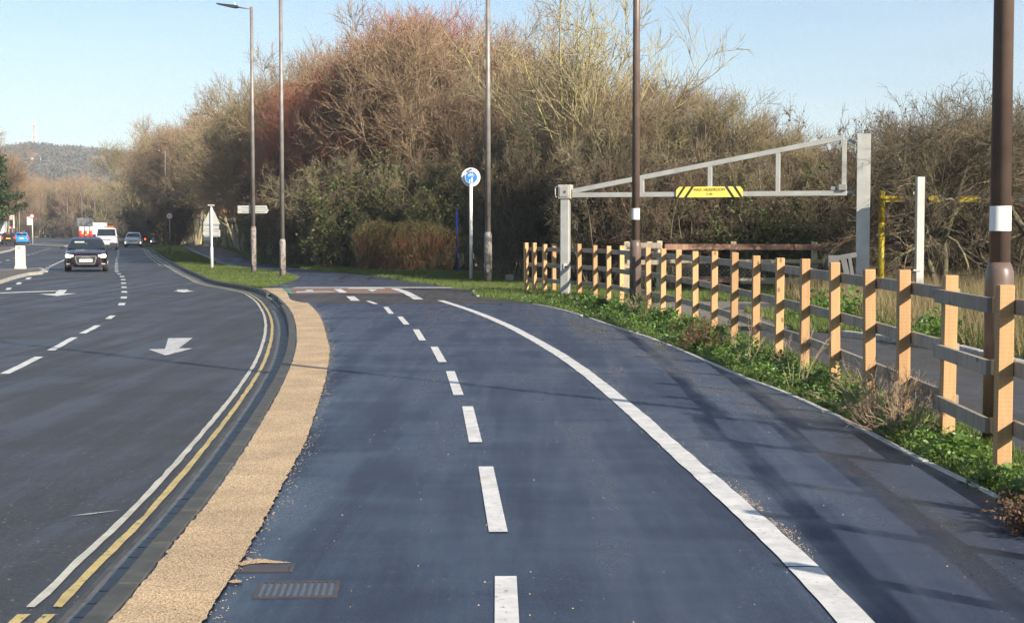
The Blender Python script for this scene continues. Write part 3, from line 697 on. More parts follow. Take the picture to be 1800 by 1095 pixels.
MB().box((0, 0, 1.3), (0.165, 0.165, 2.95)).build('post_shaft', M_galv, wp, 0.006)
MB().ring((-0.115, 2.42), 0.02, 0.04, -0.02, 0.0, 12).build('lug', M_galv, wp)
MB().box((-0.07, -0.09, 0.72), (0.16, 0.03, 0.03)).build('bracket', M_galv, wp)

# ------------------------------------------------------------------ lamp columns
def lamp_head(parent, z, side=-1):
    a = MB().tube([(0, 0, z - 0.02), (side * 0.25, 0, z), (side * 0.50, 0, z + 0.04)], 0.028, 8).build('bracket_arm', M_col_grey, parent)
    m = MB(); m.prism([(side * 0.48, z + 0.02), (side * 0.60, z + 0.0), (side * 0.78, z + 0.03), (side * 1.30, z + 0.155), (side * 1.30, z + 0.18), (side * 0.72, z + 0.12), (side * 0.5, z + 0.09)], -0.13, 0.13)
    hd = m.build('lantern', M_gaugeblack, parent, 0.006)
    MB().tube([(side * 0.63, 0, z + 0.11), (side * 0.63, 0, z + 0.21)], 0.04, 10).build('photocell', M_signwhite, hd)
def lamp_column(X, Y, label, rb, rs, rt, zsh, H=10.0, mats=(M_brown, M_brown), band_z=None, flake=None, head=True, group='street lamp columns', shoulder=0.14, side=-1, lean=0.0):
    r = empty('lamp_column', (X, Y, 0)); tag(r, label, 'lamp column', group); r.rotation_euler = (0, lean, 0)
    b = MB().tube([(0, 0, -0.2), (0, 0, zsh - shoulder), (0, 0, zsh - shoulder * 0.5), (0, 0, zsh)], [rb, rb, rb * 0.97, rs], 20).build('column_base', mats[0], r)
    MB().box((0, -rb + 0.001, 0.55), (rb * 0.9, 0.012, 0.5)).build('access_door', mats[0], b, 0.004)
    MB().tube([(0, 0, zsh), (0, 0, H)], [rs, rt], 20).build('shaft', mats[1], r)
    if flake: MB().tube([(0, 0, flake[0]), (0, 0, flake[1])], rb + 0.003, 20, False).build('flaking_paint', M_col_flake, r)
    if band_z: MB().tube([(0, 0, band_z[0]), (0, 0, band_z[1])], [rs + 0.003 - 0.001 * 0, rs + 0.002], 20, False).build('white_band', M_whiteband, r)
    if head: lamp_head(r, H - 0.05, side)
    return r
# nearest, brown, with a white band, at the right edge
c1y = 11.6; c1x = (1757 - CX) / F * c1y
lamp_column(c1x, c1y, 'thick brown lamp column with white band behind the fence at far right', 0.107, 0.077, 0.060, 1.36, mats=(M_brown, M_brown), band_z=(1.595, 1.782), shoulder=0.14)
c2y = 31.6; c2x = (1117 - CX) / F * c2y
lamp_column(c2x, c2y, 'brown lamp column with small white band beside the height barrier', 0.118, 0.082, 0.065, 1.40, mats=(M_brown, M_brown), band_z=(1.82, 2.05))
lamp_column(*G(858, 497), 'grey brown lamp column with peeling white paint beside the round blue sign', 0.115, 0.085, 0.065, 1.55, mats=(M_col_grey, M_col_grey), flake=(0.42, 1.22))
lamp_column(*G(497, 487), 'nearer of two grey lamp columns standing on the grass island', 0.108, 0.075, 0.062, 1.3, mats=(M_col_flake, M_col_grey))
c5 = G(446, 479.5)
lamp_column(*c5, 'grey lamp column with lantern visible above the grass island', 0.105, 0.075, 0.06, 1.75, mats=(M_col_flake, M_col_grey), H=9.95)
for k, (px, top) in enumerate([(292.6, 268), (288, 281), (281.5, 291), (279, 299)]):
    Y = 8.4 * F / (HOR - top); lamp_column((px - CX) / F * Y, Y, ['tallest looking distant lamp column under dark trees beyond the 50 sign', 'second distant lamp column in the row beyond the 50 sign', 'third distant lamp column in the row beyond the 50 sign', 'farthest lamp column in the row beyond the 50 sign'][k], 0.11, 0.09, 0.07, 1.5, mats=(M_col_grey, M_col_grey))
for k, (px, top) in enumerate([(43, 330), (70, 341), (120, 343), (145.5, 331), (168, 345), (214, 350)]):
    Y = 8.5 * F / (HOR - top)
    Y = min(Y, 335 + 2 * k)
    lab = ['far lamp column left of the round sign and white plate', 'far lamp column just right of the round sign and white plate', 'far lamp column left of the lorry', 'far double headed lamp column above the lorry', 'far lamp column right of the lorry', 'far lamp column between the white van and silver car'][k]
    r = lamp_column((px - CX) / F * Y, Y, lab, 0.13, 0.11, 0.09, 1.5, H=1.6 + (HOR - top) / F * Y, mats=(M_brown, M_brown), group='far lamp columns')
    if k == 3: lamp_head(r, 1.55 + (HOR - top) / F * Y, 1)

# ------------------------------------------------------------------ road signs
def bicycle(parent, cx, cz, s, y, mat):
    m = MB(); t = 0.035 * s; r = 0.13 * s
    for sx in (-1, 1): m.ring((cx + sx * 0.19 * s, cz), r - t, r, y - 0.003, y, 18)
    def seg(a, b): m.bar((cx + a[0] * s, y - 0.002, cz + a[1] * s), (cx + b[0] * s, y - 0.002, cz + b[1] * s), 0.003, t * 0.9, (0, 1, 0) if False else (0, 0, 1))
    m2 = MB()
    def sg_(a, b):
        ax, az, bx, bz = cx + a[0]*s, cz + a[1]*s, cx + b[0]*s, cz + b[1]*s; d = Vector((bx - ax, bz - az)).normalized(); n0 = Vector((-d.y, d.x)) * t * 0.45
        m.prism([(ax + n0.x, az + n0.y), (bx + n0.x, bz + n0.y), (bx - n0.x, bz - n0.y), (ax - n0.x, az - n0.y)], y - 0.0035, y - 0.0005)
    for a, b in (((-.19,0),(-.09,.17)), ((-.09,.17),(.12,.17)), ((-.19,0),(0,0)), ((0,0),(.12,.17)), ((0,0),(-.1,.21)), ((.19,0),(.10,.22)), ((.10,.22),(.17,.25)), ((-.15,.22),(-.06,.22))): sg_(a, b)
    return m.build('bicycle_symbol', mat, parent)
def figure_outline(cx, z0, h):
    pts = [(-.10,0),(-.03,0),(0,.38),(.03,0),(.10,0),(.09,.40),(.12,.62),(.17,.45),(.21,.47),(.15,.74),(.07,.82),(.085,.90),(.05,.985),(0,1),(-.05,.985),(-.085,.90),(-.07,.82),(-.15,.74),(-.21,.47),(-.17,.45),(-.12,.62),(-.09,.40)]
    return [(cx + x * h, z0 + z * h) for x, z in pts]
sx_, sy_ = G(828, 493.5)
cs = empty('cycle_path_sign', (sx_, sy_, 0)); tag(cs, 'white post with round blue cycle and pedestrian sign before a white disc', 'sign')
MB().tube([(0, 0, -0.2), (0, 0, 3.50)], 0.052, 16).build('post', M_whitepost, cs)
MB().tube([(0, 0, 3.50), (0, 0, 3.545)], [0.055, 0.05], 16).build('post_cap', M_gaugeblack, cs)
big = MB().disc((0, 3.28), 0.30, 0.075, 0.082, 36).build('back_disc', M_signwhite, cs)
MB().box((0, 0.07, 3.46), (0.30, 0.012, 0.03)).build('mounting_rail', M_sheet_back, big); MB().box((0, 0.07, 3.08), (0.30, 0.012, 0.03)).build('mounting_rail', M_sheet_back, big)
fr = MB().disc((0.01, 3.27), 0.195, -0.066, -0.060, 36).build('front_disc', M_signblue, cs)
MB().ring((0.01, 3.27), 0.188, 0.197, -0.069, -0.0655, 36).build('white_rim', M_signwhite, fr)
bicycle(fr, 0.01, 3.335, 0.30, -0.068, M_signwhite)
MB().prism(figure_outline(0.035, 3.09, 0.19), -0.070, -0.067).build('adult_symbol', M_signwhite, fr)
MB().prism(figure_outline(-0.035, 3.09, 0.12), -0.0705, -0.0675).build('child_symbol', M_signwhite, fr)

bx_, by_ = G(803.5, 476)
bp = empty('blue_post', (bx_, by_, 0)); tag(bp, 'slim dark blue post standing by the clipped red hedge', 'post')
MB().tube([(0, 0, -0.2), (0, 0, 2.36)], 0.045, 12).build('post_shaft', M_bluepost, bp); MB().tube([(0, 0, 2.36), (0, 0, 2.40)], [0.05, 0.03], 12).build('post_cap', M_bluepost, bp)

tx_, ty_ = G(372.5, 471)
ts = empty('warning_sign', (tx_, ty_, 0)); tag(ts, 'back of triangular warning sign above two plates on the grass island', 'sign')
MB().tube([(0, 0, -0.2), (0, 0, 0.85), (0, 0, 0.9), (0, 0, 2.62)], [0.065, 0.065, 0.042, 0.042], 12).build('post', M_whitepost, ts)
MB().prism([(-0.36, 1.86), (0.36, 1.86), (0.34, 1.91), (0.04, 2.55), (-0.04, 2.55), (-0.34, 1.91)], 0.05, 0.056).build('triangle_plate', M_sheet_back, ts)
MB().box((-0.02, 0.053, 1.73), (0.66, 0.008, 0.21)).build('lower_plate', M_sheet_back, ts)
MB().prism([(0.36, 1.33), (0.36, 1.62), (-0.30, 1.62), (-0.40, 1.475), (-0.30, 1.33)], 0.05, 0.056).build('arrow_plate', M_sheet_back, ts)
for z in (1.80, 1.66, 1.56, 1.38): MB().box((0, 0.046, z), (0.6, 0.008, 0.03)).build('mounting_rail', M_galv_d, ts)
MB().box((0, -0.02, 2.66), (0.28, 0.14, 0.06)).build('sign_lamp', M_sheet_back, ts, 0.01)

ds = empty('direction_sign', (c5[0] - 0.0, c5[1], 0)); tag(ds, 'back of pale arrow direction sign fixed to the lamp column', 'sign')
for z0, z1 in ((2.24, 2.375), (2.385, 2.53)):
    MB().prism([(-0.60, z0), (0.50, z0), (0.585 if z0 < 2.3 else 0.54, (z0 + z1) / 2 if False else (z1 if z0 < 2.3 else z0)), (0.50, z1), (-0.60, z1)], 0.085, 0.092).build('sign_panel', M_sheet_back, ds)
MB().box((0, 0.080, 2.30), (0.9, 0.008, 0.03)).build('mounting_rail', M_galv_d, ds); MB().box((0, 0.080, 2.46), (0.9, 0.008, 0.03)).build('mounting_rail', M_galv_d, ds)

M_darkboard = MAT('dark_sign_back', (0.035, 0.045, 0.055), 0.6, 0.1, 2)
lx_, ly_ = G(472.5, 449)
ls = empty('large_sign', (lx_, ly_, 0)); tag(ls, 'back of large dark sign board on wide grey post in tree shade', 'sign')
MB().box((0, 0, 1.7), (0.34, 0.22, 3.8)).build('post', M_galv_d, ls, 0.01)
MB().box((0.12, 0.16, 2.55), (1.62, 0.04, 2.1)).build('board', M_darkboard, ls)
for z in (1.9, 2.5, 3.2): MB().box((0.12, 0.12, z), (1.6, 0.03, 0.06)).build('mounting_rail', M_galv_d, ls)

def round_post_sign(name, px, py, topc, r_px, label, kind, back=None, H=None):
    X, Y = G(px, py); s = F / Y; o = empty(name, (X, Y, 0)); tag(o, label, 'sign')
    zc = 1.6 + (HOR - topc) / s; r = r_px / s
    MB().tube([(0, 0, -0.2), (0, 0, zc + r * 0.9)], 0.045 if Y < 140 else 0.06, 10).build('post', M_col_grey, o)
    if kind == 'blue':
        f = MB().disc((0, zc), r, -0.075, -0.065, 24).build('disc', M_signblue, o); bicycle(f, 0, zc, r * 2.0, -0.077, M_signwhite)
    else:
        f = MB().disc((0, zc), r, -0.075, -0.065, 28).build('disc', M_signwhite, o); MB().ring((0, zc), r * 0.80, r * 1.0, -0.083, -0.076, 28).build('red_ring', M_signred, f)
        if kind == '50': text_obj('lettering', '50', r * 1.05, M_black, f, (0, -0.078, zc))
    return o
round_post_sign('speed_limit_sign', 299, 443.5, 380, 5.6, 'round red ringed 50 speed limit sign on the grass island', '50')
round_post_sign('cycle_route_sign', 408.5, 437, 385.5, 3.6, 'small round blue cycle sign in the shade right of the triangle sign', 'blue')
round_post_sign('cycle_route_sign', 356.5, 432, 388, 2.6, 'tiny round blue sign half hidden left of the triangle sign', 'blue')

# ------------------------------------------------------------------ traffic islands and signals on the left
isl_pix = [(-60,512),(0,494),(21.7,487),(50.6,480),(74,478),(80,474),(71,471.5),(27,474.0),(-60,476)]
def island(name, pts, top, mat_top, parent=None):
    me = MB().prism(pts, -0.28, top, axis='z').build(name, M_edge, None, 0.0); me['kind'] = 'structure'
    c = Vector((sum(p[0] for p in pts) / len(pts), sum(p[1] for p in pts) / len(pts)))
    t = poly_sheet('paving', [tuple(c + (Vector(p) - c) * 0.9) for p in pts], top + 0.004, mat_top, me); return me
M_islandtop = MAT('island_paving', (0.10, 0.085, 0.075), 0.8, 0.25, 5)
island('traffic_island', [G(x, y, ROADZ + 0.1) for x, y in isl_pix], 0.0, M_islandtop)
island('far_island', [G(x, y, ROADZ + 0.1) for x, y in [(-70,447),(0,443.6),(18,440),(28,436.5),(20,435),(-70,437)]], 0.0, M_islandtop)
island('junction_island', [G(x, y, ROADZ + 0.1) for x, y in [(44,430.2),(110,433),(140,429),(160,426.5),(80,427.0)]], 0.0, M_islandtop)
bx_, by_ = G(36, 472.5, 0.0)
bo = empty('bollard', (bx_, by_, 0)); tag(bo, 'cream keep-left bollard on the kerbed traffic island', 'bollard')
MB().prism([(-0.215, 0), (0.215, 0), (0.19, 0.12), (-0.19, 0.12)], -0.15, 0.15).build('base', M_bollard, bo, 0.008)
MB().prism([(-0.18, 0.12), (0.19, 0.12), (0.185, 0.93), (0.15, 0.96), (-0.15, 0.96), (-0.175, 0.93)], -0.12, 0.12).build('shell', M_bollard, bo, 0.01)
MB().prism([(-0.07, 0.83), (0.05, 0.83), (0.05, 0.88), (-0.02, 0.90), (-0.07, 0.86)], -0.128, -0.121).build('emblem', M_ballard_mark, bo)

def YZ(px, py, z=ROADZ): return G(px, py, z)
tX, tY = YZ(22, 429.5)
tl = empty('red_light', (tX, tY, ROADZ)); tag(tl, 'white backed traffic light showing red above the queueing cars', 'traffic light')
s = F / tY
MB().tube([(0, 0, 0), (0, 0, 3.4)], 0.07, 10).build('post', M_col_grey, tl)
MB().box((0, -0.10, 2.75), (0.62, 0.05, 1.62)).build('backing_board', M_signwhite, tl, 0.02)
hd = MB().box((0, -0.22, 2.85), (0.36, 0.18, 1.1)).build('light_head', M_gaugeblack, tl, 0.02)
MB().disc((0, 3.20), 0.19, -0.345, -0.325, 18).build('red_lens', EMIT('red_lamp', (1.0, 0.06, 0.01), 4.0), hd)
MB().disc((0, 2.85), 0.14, -0.335, -0.32, 18).build('amber_lens', M_gaugeblack, hd); MB().disc((0, 2.50), 0.14, -0.335, -0.32, 18).build('green_lens', M_gaugeblack, hd)
MB().box((0, -0.14, 2.12), (0.34, 0.02, 0.26)).build('sign_plate', M_signred, tl)
rX, rY = YZ(252, 429)
rl = empty('red_light', (rX, rY, ROADZ)); tag(rl, 'car tail lamp built as low red signal beside the shaded lamp columns', 'traffic light')  # distant car's tail lamp, built as a signal head on a post
MB().tube([(0, 0, 0), (0, 0, 4.2)], 0.09, 10).build('post', M_gaugeblack, rl)
hd = MB().box((0.28, -0.1, 0.7), (0.3, 0.2, 0.8)).build('light_head', M_gaugeblack, rl, 0.02); MB().disc((0.28, 0.62), 0.11, -0.225, -0.20, 16).build('red_lens', bpy.data.materials['red_lamp'], hd)
pX, pY = YZ(57.5, 428.5)
ps = empty('speed_limit_sign', (pX, pY, ROADZ)); tag(ps, 'small round red ringed sign with white plate beside it near blue car', 'sign')
MB().tube([(0, 0, 0), (0, 0, 3.75)], 0.06, 10).build('post', M_whitepost, ps)
f = MB().disc((0, 3.55), 0.29, -0.09, -0.07, 24).build('disc', M_signwhite, ps); MB().ring((0, 3.55), 0.22, 0.30, -0.10, -0.091, 24).build('red_ring', M_signred, f)
MB().box((-0.36, -0.08, 2.92), (0.62, 0.02, 1.02)).build('plate', M_signwhite, ps)
aX, aY = YZ(129, 425.5)
ar = empty('direction_sign', (aX, aY, ROADZ)); tag(ar, 'grey back of large arrow shaped direction sign before the lorry', 'sign')
s = F / aY
MB().box((0, 0, 2.0), (0.22, 0.16, 4.0)).build('post', M_col_grey, ar)
MB().prism([(0.55, 2.35), (0.55, 3.5), (2.9, 3.6), (2.9, 2.25), (1.2, 2.25)], -0.1, -0.04).build('arrow_panel', M_galv_d, ar)
for x in (1.0, 1.65, 2.45): MB().tube([(x, 0, 0), (x, 0, 3.7)], 0.06, 8).build('post', M_gaugeblack, ar)
kX, kY = YZ(34.5, 428)
km = empty('camera_mast', (kX, kY, ROADZ)); tag(km, 'thin pale mast with small camera box behind the blue car', 'mast')
MB().tube([(0, 0, 0), (0, 0, 4.9)], 0.07, 10).build('mast', M_col_grey, km); MB().box((-0.05, -0.1, 5.0), (0.5, 0.4, 0.32)).build('camera_box', M_sheet_back, km, 0.03)

# ------------------------------------------------------------------ vehicles
def carpaint(name, c, metal=0.3, rough=0.25):
    m, n, l, p = nt(name); v = coord(n, l); f = noise(n, l, v, 3, 3)
    l.new(mixc(n, l, f, tuple(x * 0.92 for x in c), tuple(min(1, x * 1.06) for x in c)), p.inputs['Base Color'])
    p.inputs['Metallic'].default_value = metal; p.inputs['Roughness'].default_value = rough; p.inputs['Coat Weight'].default_value = 0.6; p.inputs['Coat Roughness'].default_value = 0.08
    return m
M_tyre = MAT('tyre', (0.02, 0.02, 0.021), 0.8, 0.2, 6)
M_rim = MAT('alloy_rim', (0.32, 0.32, 0.33), 0.35, 0.1, 6, metal=0.8)
M_glass = MAT('tinted_glass', (0.018, 0.026, 0.032), 0.06, 0.2, 2, spec=0.8)
M_chrome = MAT('chrome', (0.7, 0.7, 0.72), 0.2, 0.05, 5, metal=0.9)
M_trim = MAT('black_trim', (0.02, 0.02, 0.022), 0.5, 0.2, 5)
M_plate_w = MAT('white_plate', (0.82, 0.82, 0.8), 0.4, 0.03, 4)
M_plate_y = MAT('yellow_plate', (0.78, 0.55, 0.03), 0.4, 0.05, 4)
M_headlight = EMIT('headlamp', (1.0, 0.80, 0.55), 1.4, (0.7, 0.7, 0.7))
M_lens = MAT('clear_lens', (0.62, 0.63, 0.62), 0.12, 0.1, 9)
M_tail = EMIT('tail_lamp', (1.0, 0.03, 0.02), 1.3, (0.5, 0.02, 0.02))
M_orange = MAT('orange_lens', (0.75, 0.16, 0.03), 0.3, 0.1, 5)

def loft(stations, half):
    V, Fc = [], []
    for st in stations: V += half(*st)
    n = len(half(*stations[0]))
    for i in range(len(stations) - 1):
        for k in range(n): k2 = (k + 1) % n; Fc.append((i*n+k, i*n+k2, (i+1)*n+k2, (i+1)*n+k))
    Fc.append(tuple(range(n - 1, -1, -1))); m = (len(stations) - 1) * n; Fc.append(tuple(range(m, m + n)))
    return MB().add(V, Fc, True)
def sec(y, hw, zb, zt):
    h = zt - zb
    r = [(hw*.80, zb), (hw*.98, zb + .14*h), (hw, zb + .45*h), (hw*.985, zt - .24*h), (hw*.93, zt - .07*h), (hw*.72, zt)]
    return [(x, y, z) for x, z in r] + [(-x, y, z) for x, z in reversed(r)]

def vehicle(name, X, Y, rz, label, paint, W=1.74, L=3.95, H=1.42, style='hatch', face='front', group='cars on the road'):
    root = empty(name, (X, Y, ROADZ), rz, label, 'van' if style == 'van' else 'car', group)
    w, l = W / 2, L / 2
    if style == 'van':
        st = [(-l, w*.80, .34, .80), (-l+.06, w*.93, .24, .96), (-l+.25, w*.98, .2, 1.10), (-l+.75, w, .2, 1.22), (-l+1.1, w, .2, 1.26), (l-.3, w, .2, 1.26), (l, w*.97, .25, 1.24)]
        cab = [(1.18, -l+.62, l-.03, w*.955), (H-.10, -l+1.42, l-.05, w*.84), (H, -l+1.6, l-.12, w*.76)]
        wr, wy0, wy1 = .33, -l+.85, l-.95
    else:
        k = H / 1.42; b = .985 if style == 'hatch' else 1.02
        st = [(-l, w*.66, .30, .64*k), (-l+.05, w*.85, .20, .74*k), (-l+.25, w*.965, .175, .82*k), (-l+.8, w*.995, .17, .92*k), (-l+1.3, w, .17, b*k), (0, w, .17, b*k), (l-.5, w, .17, 1.0*k), (l-.10, w*.94, .2, .97*k), (l, w*.80, .3, .82*k)]
        cab = [(.94*k, -l+1.05, l-.12, w*.92), (H-.10, -l+1.80, l-.42, w*.735), (H, -l+2.1, l-.62, w*.62)]
        wr, wy0, wy1 = .31 * k, -l+.74, l-.72
    body = loft(st, sec).build('body', paint, root, subsurf=2)
    V, Fc = [], []
    for z, y0, y1, hw in cab: V += [(-hw, y0, z), (hw, y0, z), (hw, y1, z), (-hw, y1, z)]
    for r in range(2):
        for q in range(4): q2 = (q + 1) % 4; Fc.append((r*4+q, r*4+q2, r*4+4+q2, r*4+4+q))
    Fc += [(8, 9, 10, 11)]
    cb = MB().add(V, Fc, True).build('cabin', paint, root, 0.035)
    def pane(name, q, q2, u0, u1, v0, v1):
        A, B = Vector(V[q]), Vector(V[q2]); C, D = Vector(V[4 + q]), Vector(V[4 + q2])
        P = lambda u, v: (A.lerp(B, u)).lerp(C.lerp(D, u), v)
        pts = [P(u0, v0), P(u1, v0), P(u1 - .01, v1), P(u0 + .01, v1)]; nrm = (pts[1] - pts[0]).cross(pts[3] - pts[0]).normalized()
        mid = Vector((0, (V[0][1] + V[2][1]) / 2, pts[0].z))
        if nrm.dot(pts[0] - mid) < 0: nrm = -nrm
        return MB().add([p + nrm * .008 for p in pts] + [p - nrm * .01 for p in pts], [(0,1,2,3),(7,6,5,4),(0,4,5,1),(1,5,6,2),(2,6,7,3),(3,7,4,0)]).build(name, M_glass, cb)
    pane('windscreen', 0, 1, .05, .95, .06, .95)
    if style != 'van':
        pane('rear_window', 2, 3, .09, .91, .30, .93)
    for a, b in ((1, 2), (3, 0)):
        if style == 'van':
            pane('side_window', a, b, *( (.06, .30) if a == 1 else (.70, .94)), .12, .9)
        else:
            pane('side_window', a, b, .12, .50, .12, .88); pane('side_window', a, b, .53, .86, .12, .88)
    for sx in (-1, 1):
        for wy in (wy0, wy1):
            t = MB().tube([(sx*(w-.20), wy, wr), (sx*(w-.01), wy, wr)], wr, 20).build('wheel', M_tyre, root)
            MB().tube([(sx*(w-.015), wy, wr), (sx*(w+.004), wy, wr)], wr*.66, 16).build('rim', M_rim, t)
        MB().box((sx*(w+.085), cab[0][1]+.10, cab[0][0]+.06), (.17, .10, .12)).build('wing_mirror', M_trim, root, .02)
    y0 = -l
    if face == 'front':
        if style == 'hatch':
            g = MB().prism([(-.40, .66), (.40, .66), (.44, .60), (.37, .34), (.33, .30), (-.33, .30), (-.37, .34), (-.44, .60)], y0-.035, y0+.10).build('grille_frame', M_chrome, root, .01)
            MB().prism([(-.385, .635), (.385, .635), (.405, .59), (.345, .35), (.32, .325), (-.32, .325), (-.345, .35), (-.405, .59)], y0-.046, y0-.036).build('grille', M_trim, g)
            for i in range(4): MB().ring((-.135 + .09 * i, .575), .043, .056, y0-.062, y0-.048, 16).build('emblem_ring', M_chrome, g)
            pl = MB().box((0, y0-.055, .47), (.53, .012, .115)).build('number_plate', M_plate_w, root)
            text_obj('lettering', 'SA16 KGZ', .10, M_trim, pl, (0, y0-.062, .47))
            for sx in (-1, 1):
                MB().prism([(sx*.50, .70), (sx*.78, .74), (sx*.83, .66), (sx*.80, .585), (sx*.60, .585), (sx*.48, .64)], y0+.02, y0+.30).build('headlight', M_headlight, root, .01)
                MB().prism([(sx*.50, .28), (sx*.80, .34), (sx*.80, .24), (sx*.50, .22)], y0+.015, y0+.3).build('air_intake', M_trim, root)
                MB().box((sx*.70, y0+.02, .335), (.15, .03, .03)).build('fog_lamp', M_lens, root)
            MB().box((-.28, y0+1.55, 1.21), (.40, .02, .09)).build('sun_visor', MAT('visor', (.40, .46, .45), .7, .05, 3), root)
            MB().box((0.0, y0+1.50, 1.10), (.04, .03, .16)).build('hanging_ornament', M_plate_y, root)
        elif style == 'van':
            MB().prism([(-w*.97, .24), (w*.97, .24), (w*.98, .62), (w*.6, .66), (-w*.6, .66), (-w*.98, .62)], y0-.02, y0+.35).build('bumper', M_trim, root, .03)
            MB().box((0, y0-.03, .56), (.56, .015, .13)).build('number_plate', M_plate_w, root)
            MB().box((0, y0-.0, .93), (.9, .08, .06)).build('grille', M_trim, root, .01)
            for sx in (-1, 1): MB().prism([(sx*.58, .98), (sx*.9, 1.02), (sx*.92, .86), (sx*.60, .87)], y0-.01, y0+.3).build('headlight', M_lens, root, .01)
            MB().box((.20, y0+2.0, H+.09), (.85, .25, .10)).build('beacon_bar', M_orange, root, .02)
        else:
            MB().prism([(-.55, .70), (-.15, .66), (.15, .66), (.55, .70), (.20, .56), (-.20, .56)], y0-.02, y0+.2).build('grille', M_trim, root, .01)
            MB().ring((0, .635), .05, .075, y0-.04, y0-.02, 4).build('emblem', M_chrome, root)
            MB().box((0, y0-.03, .46), (.52, .012, .11)).build('number_plate', M_plate_w, root)
            MB().prism([(-.78, .34), (.78, .34), (.74, .20), (-.74, .20)], y0-.005, y0+.3).build('lower_bumper', M_trim, root, .02)
            for sx in (-1, 1):
                MB().prism([(sx*.45, .74), (sx*.80, .80), (sx*.82, .68), (sx*.55, .66)], y0+.0, y0+.3).build('headlight', M_lens, root, .01)
                MB().prism([(sx*.70, .50), (sx*.80, .56), (sx*.80, .36), (sx*.74, .36)], y0+.02, y0+.3).build('daylight_lamp', M_headlight, root)
    if face == 'rear':
        ye = l
        for sx in (-1, 1): MB().prism([(sx*.60, .96), (sx*.80, 1.02), (sx*.84, .84), (sx*.80, .70), (sx*.66, .72)], ye-.25, ye-.02).build('tail_light', M_tail, root, .01)
        MB().box((0, ye-.05, H-.12), (.3, .06, .05)).build('brake_light', M_tail, root)
        py_ = .80 if 'yellow high' in style else .62
        MB().box((0, ye+.005, .76 if W < 1.75 else .50), (.52, .012, .12)).build('number_plate', M_plate_y, root)
        MB().prism([(-.72, .36), (.72, .36), (.66, .24), (-.66, .24)], ye-.2, ye+.0).build('lower_bumper', M_trim, root, .02)
    return root
M_plum = carpaint('plum_paint', (0.022, 0.010, 0.018), 0.4)
def car_at(px, py): return G(px, py, ROADZ)
x, y = car_at(146, 476.5); vehicle('hatchback_car', x, y + 0.6, 0.25, 'dark plum hatchback with lit headlights driving towards the camera', M_plum, 1.74, 3.95, 1.42)
x, y = car_at(183, 439.5); vehicle('delivery_van', x, y + 1, 0.23, 'white van with orange roof beacon behind the dark hatchback', carpaint('white_van_paint', (0.76, 0.76, 0.74), 0.0, 0.35), 1.9, 4.9, 1.95, 'van')
x, y = car_at(231, 434.6); vehicle('family_car', x, y + 1, 0.2, 'silver crossover car approaching in the right hand far lane', carpaint('silver_paint', (0.60, 0.60, 0.58), 0.3), 1.72, 4.1, 1.52, 'suv')
x, y = car_at(38.5, 430); vehicle('blue_car', x, y, math.pi + 0.29, 'bright blue hatchback seen from behind at the junction', carpaint('blue_paint', (0.03, 0.28, 0.72), 0.1), 1.74, 3.9, 1.48, 'hatch', 'rear')
x, y = car_at(16.2, 430.2); vehicle('black_car', x, y, math.pi + 0.27, 'black hatchback with lit tail lamps beside the blue car', carpaint('black_paint', (0.02, 0.02, 0.022), 0.2), 1.74, 3.8, 1.44, 'hatch', 'rear')
x, y = car_at(-1, 429.6); vehicle('white_car', x, y, math.pi + 0.3, 'white car cut off by the left edge behind the black hatchback', carpaint('white_car_paint', (0.74, 0.74, 0.72), 0.0), 1.74, 4.0, 1.45, 'hatch', 'rear')
x, y = car_at(277, 431.5); vehicle('parked_car', x, y + 2, 0.0, 'white car half hidden behind the shaded lamp columns', bpy.data.materials['white_car_paint'], 1.74, 4.0, 1.5, 'suv')

M_boxwhite = MAT('white_box_body', (0.74, 0.74, 0.72), 0.5, 0.05, 2)
def lorry(px, py, label, rear, H=3.2, L=7.5, W=2.45):
    X, Y = car_at(px, py); r = empty('lorry', (X, Y, ROADZ), 0.22); tag(r, label, 'lorry', 'lorries at the junction')
    MB().box((0, L/2, .55 + (H - .9)/2 + .35), (W, L, H - .9)).build('box_body', M_boxwhite, r, .03)
    MB().box((0, L + .95, 1.55), (W*.95, 1.8, 2.2)).build('cab', M_signblue, r, .12)
    MB().box((0, L/2, .75), (W*.6, L, .25)).build('chassis', M_trim, r)
    for sx in (-1, 1):
        for wy in (1.2, 2.2, L + 1.0): MB().tube([(sx*(W/2-.3), wy, .5), (sx*(W/2-.02), wy, .5)], .5, 18).build('wheel', M_tyre, r)
    if rear:
        MB().box((0, -.02, 1.35), (W*.98, .03, .6)).build('chevron_panel', M_orange, r)
        for k in range(5):
            x0 = -W*.49 + k * W*.98/5; MB().prism([(x0, 1.07), (x0 + .2, 1.07), (x0 + .34, 1.63), (x0 + .14, 1.63)], -.045, -.036).build('chevron_stripe', M_signred if k % 2 == 0 else M_boxwhite, r)
        MB().box((0, -.02, .80), (W*.98, .06, .45)).build('rear_bumper', M_signred, r)
        for sx in (-1, 1): MB().box((sx*.95, -.06, .85), (.35, .03, .2)).build('tail_light', M_tail, r)
        MB().box((0, -.06, .85), (.5, .02, .12)).build('number_plate', M_plate_y, r)
lorry(151, 421.3, 'lorry seen from behind with red and orange rear panels', True, 3.25)
lorry(175, 420.2, 'white box lorry with blue cab behind the white van', False, 3.2)
lorry(-8, 428, 'white box truck cut off by the left edge', False, 2.9, 4.5, 2.1)

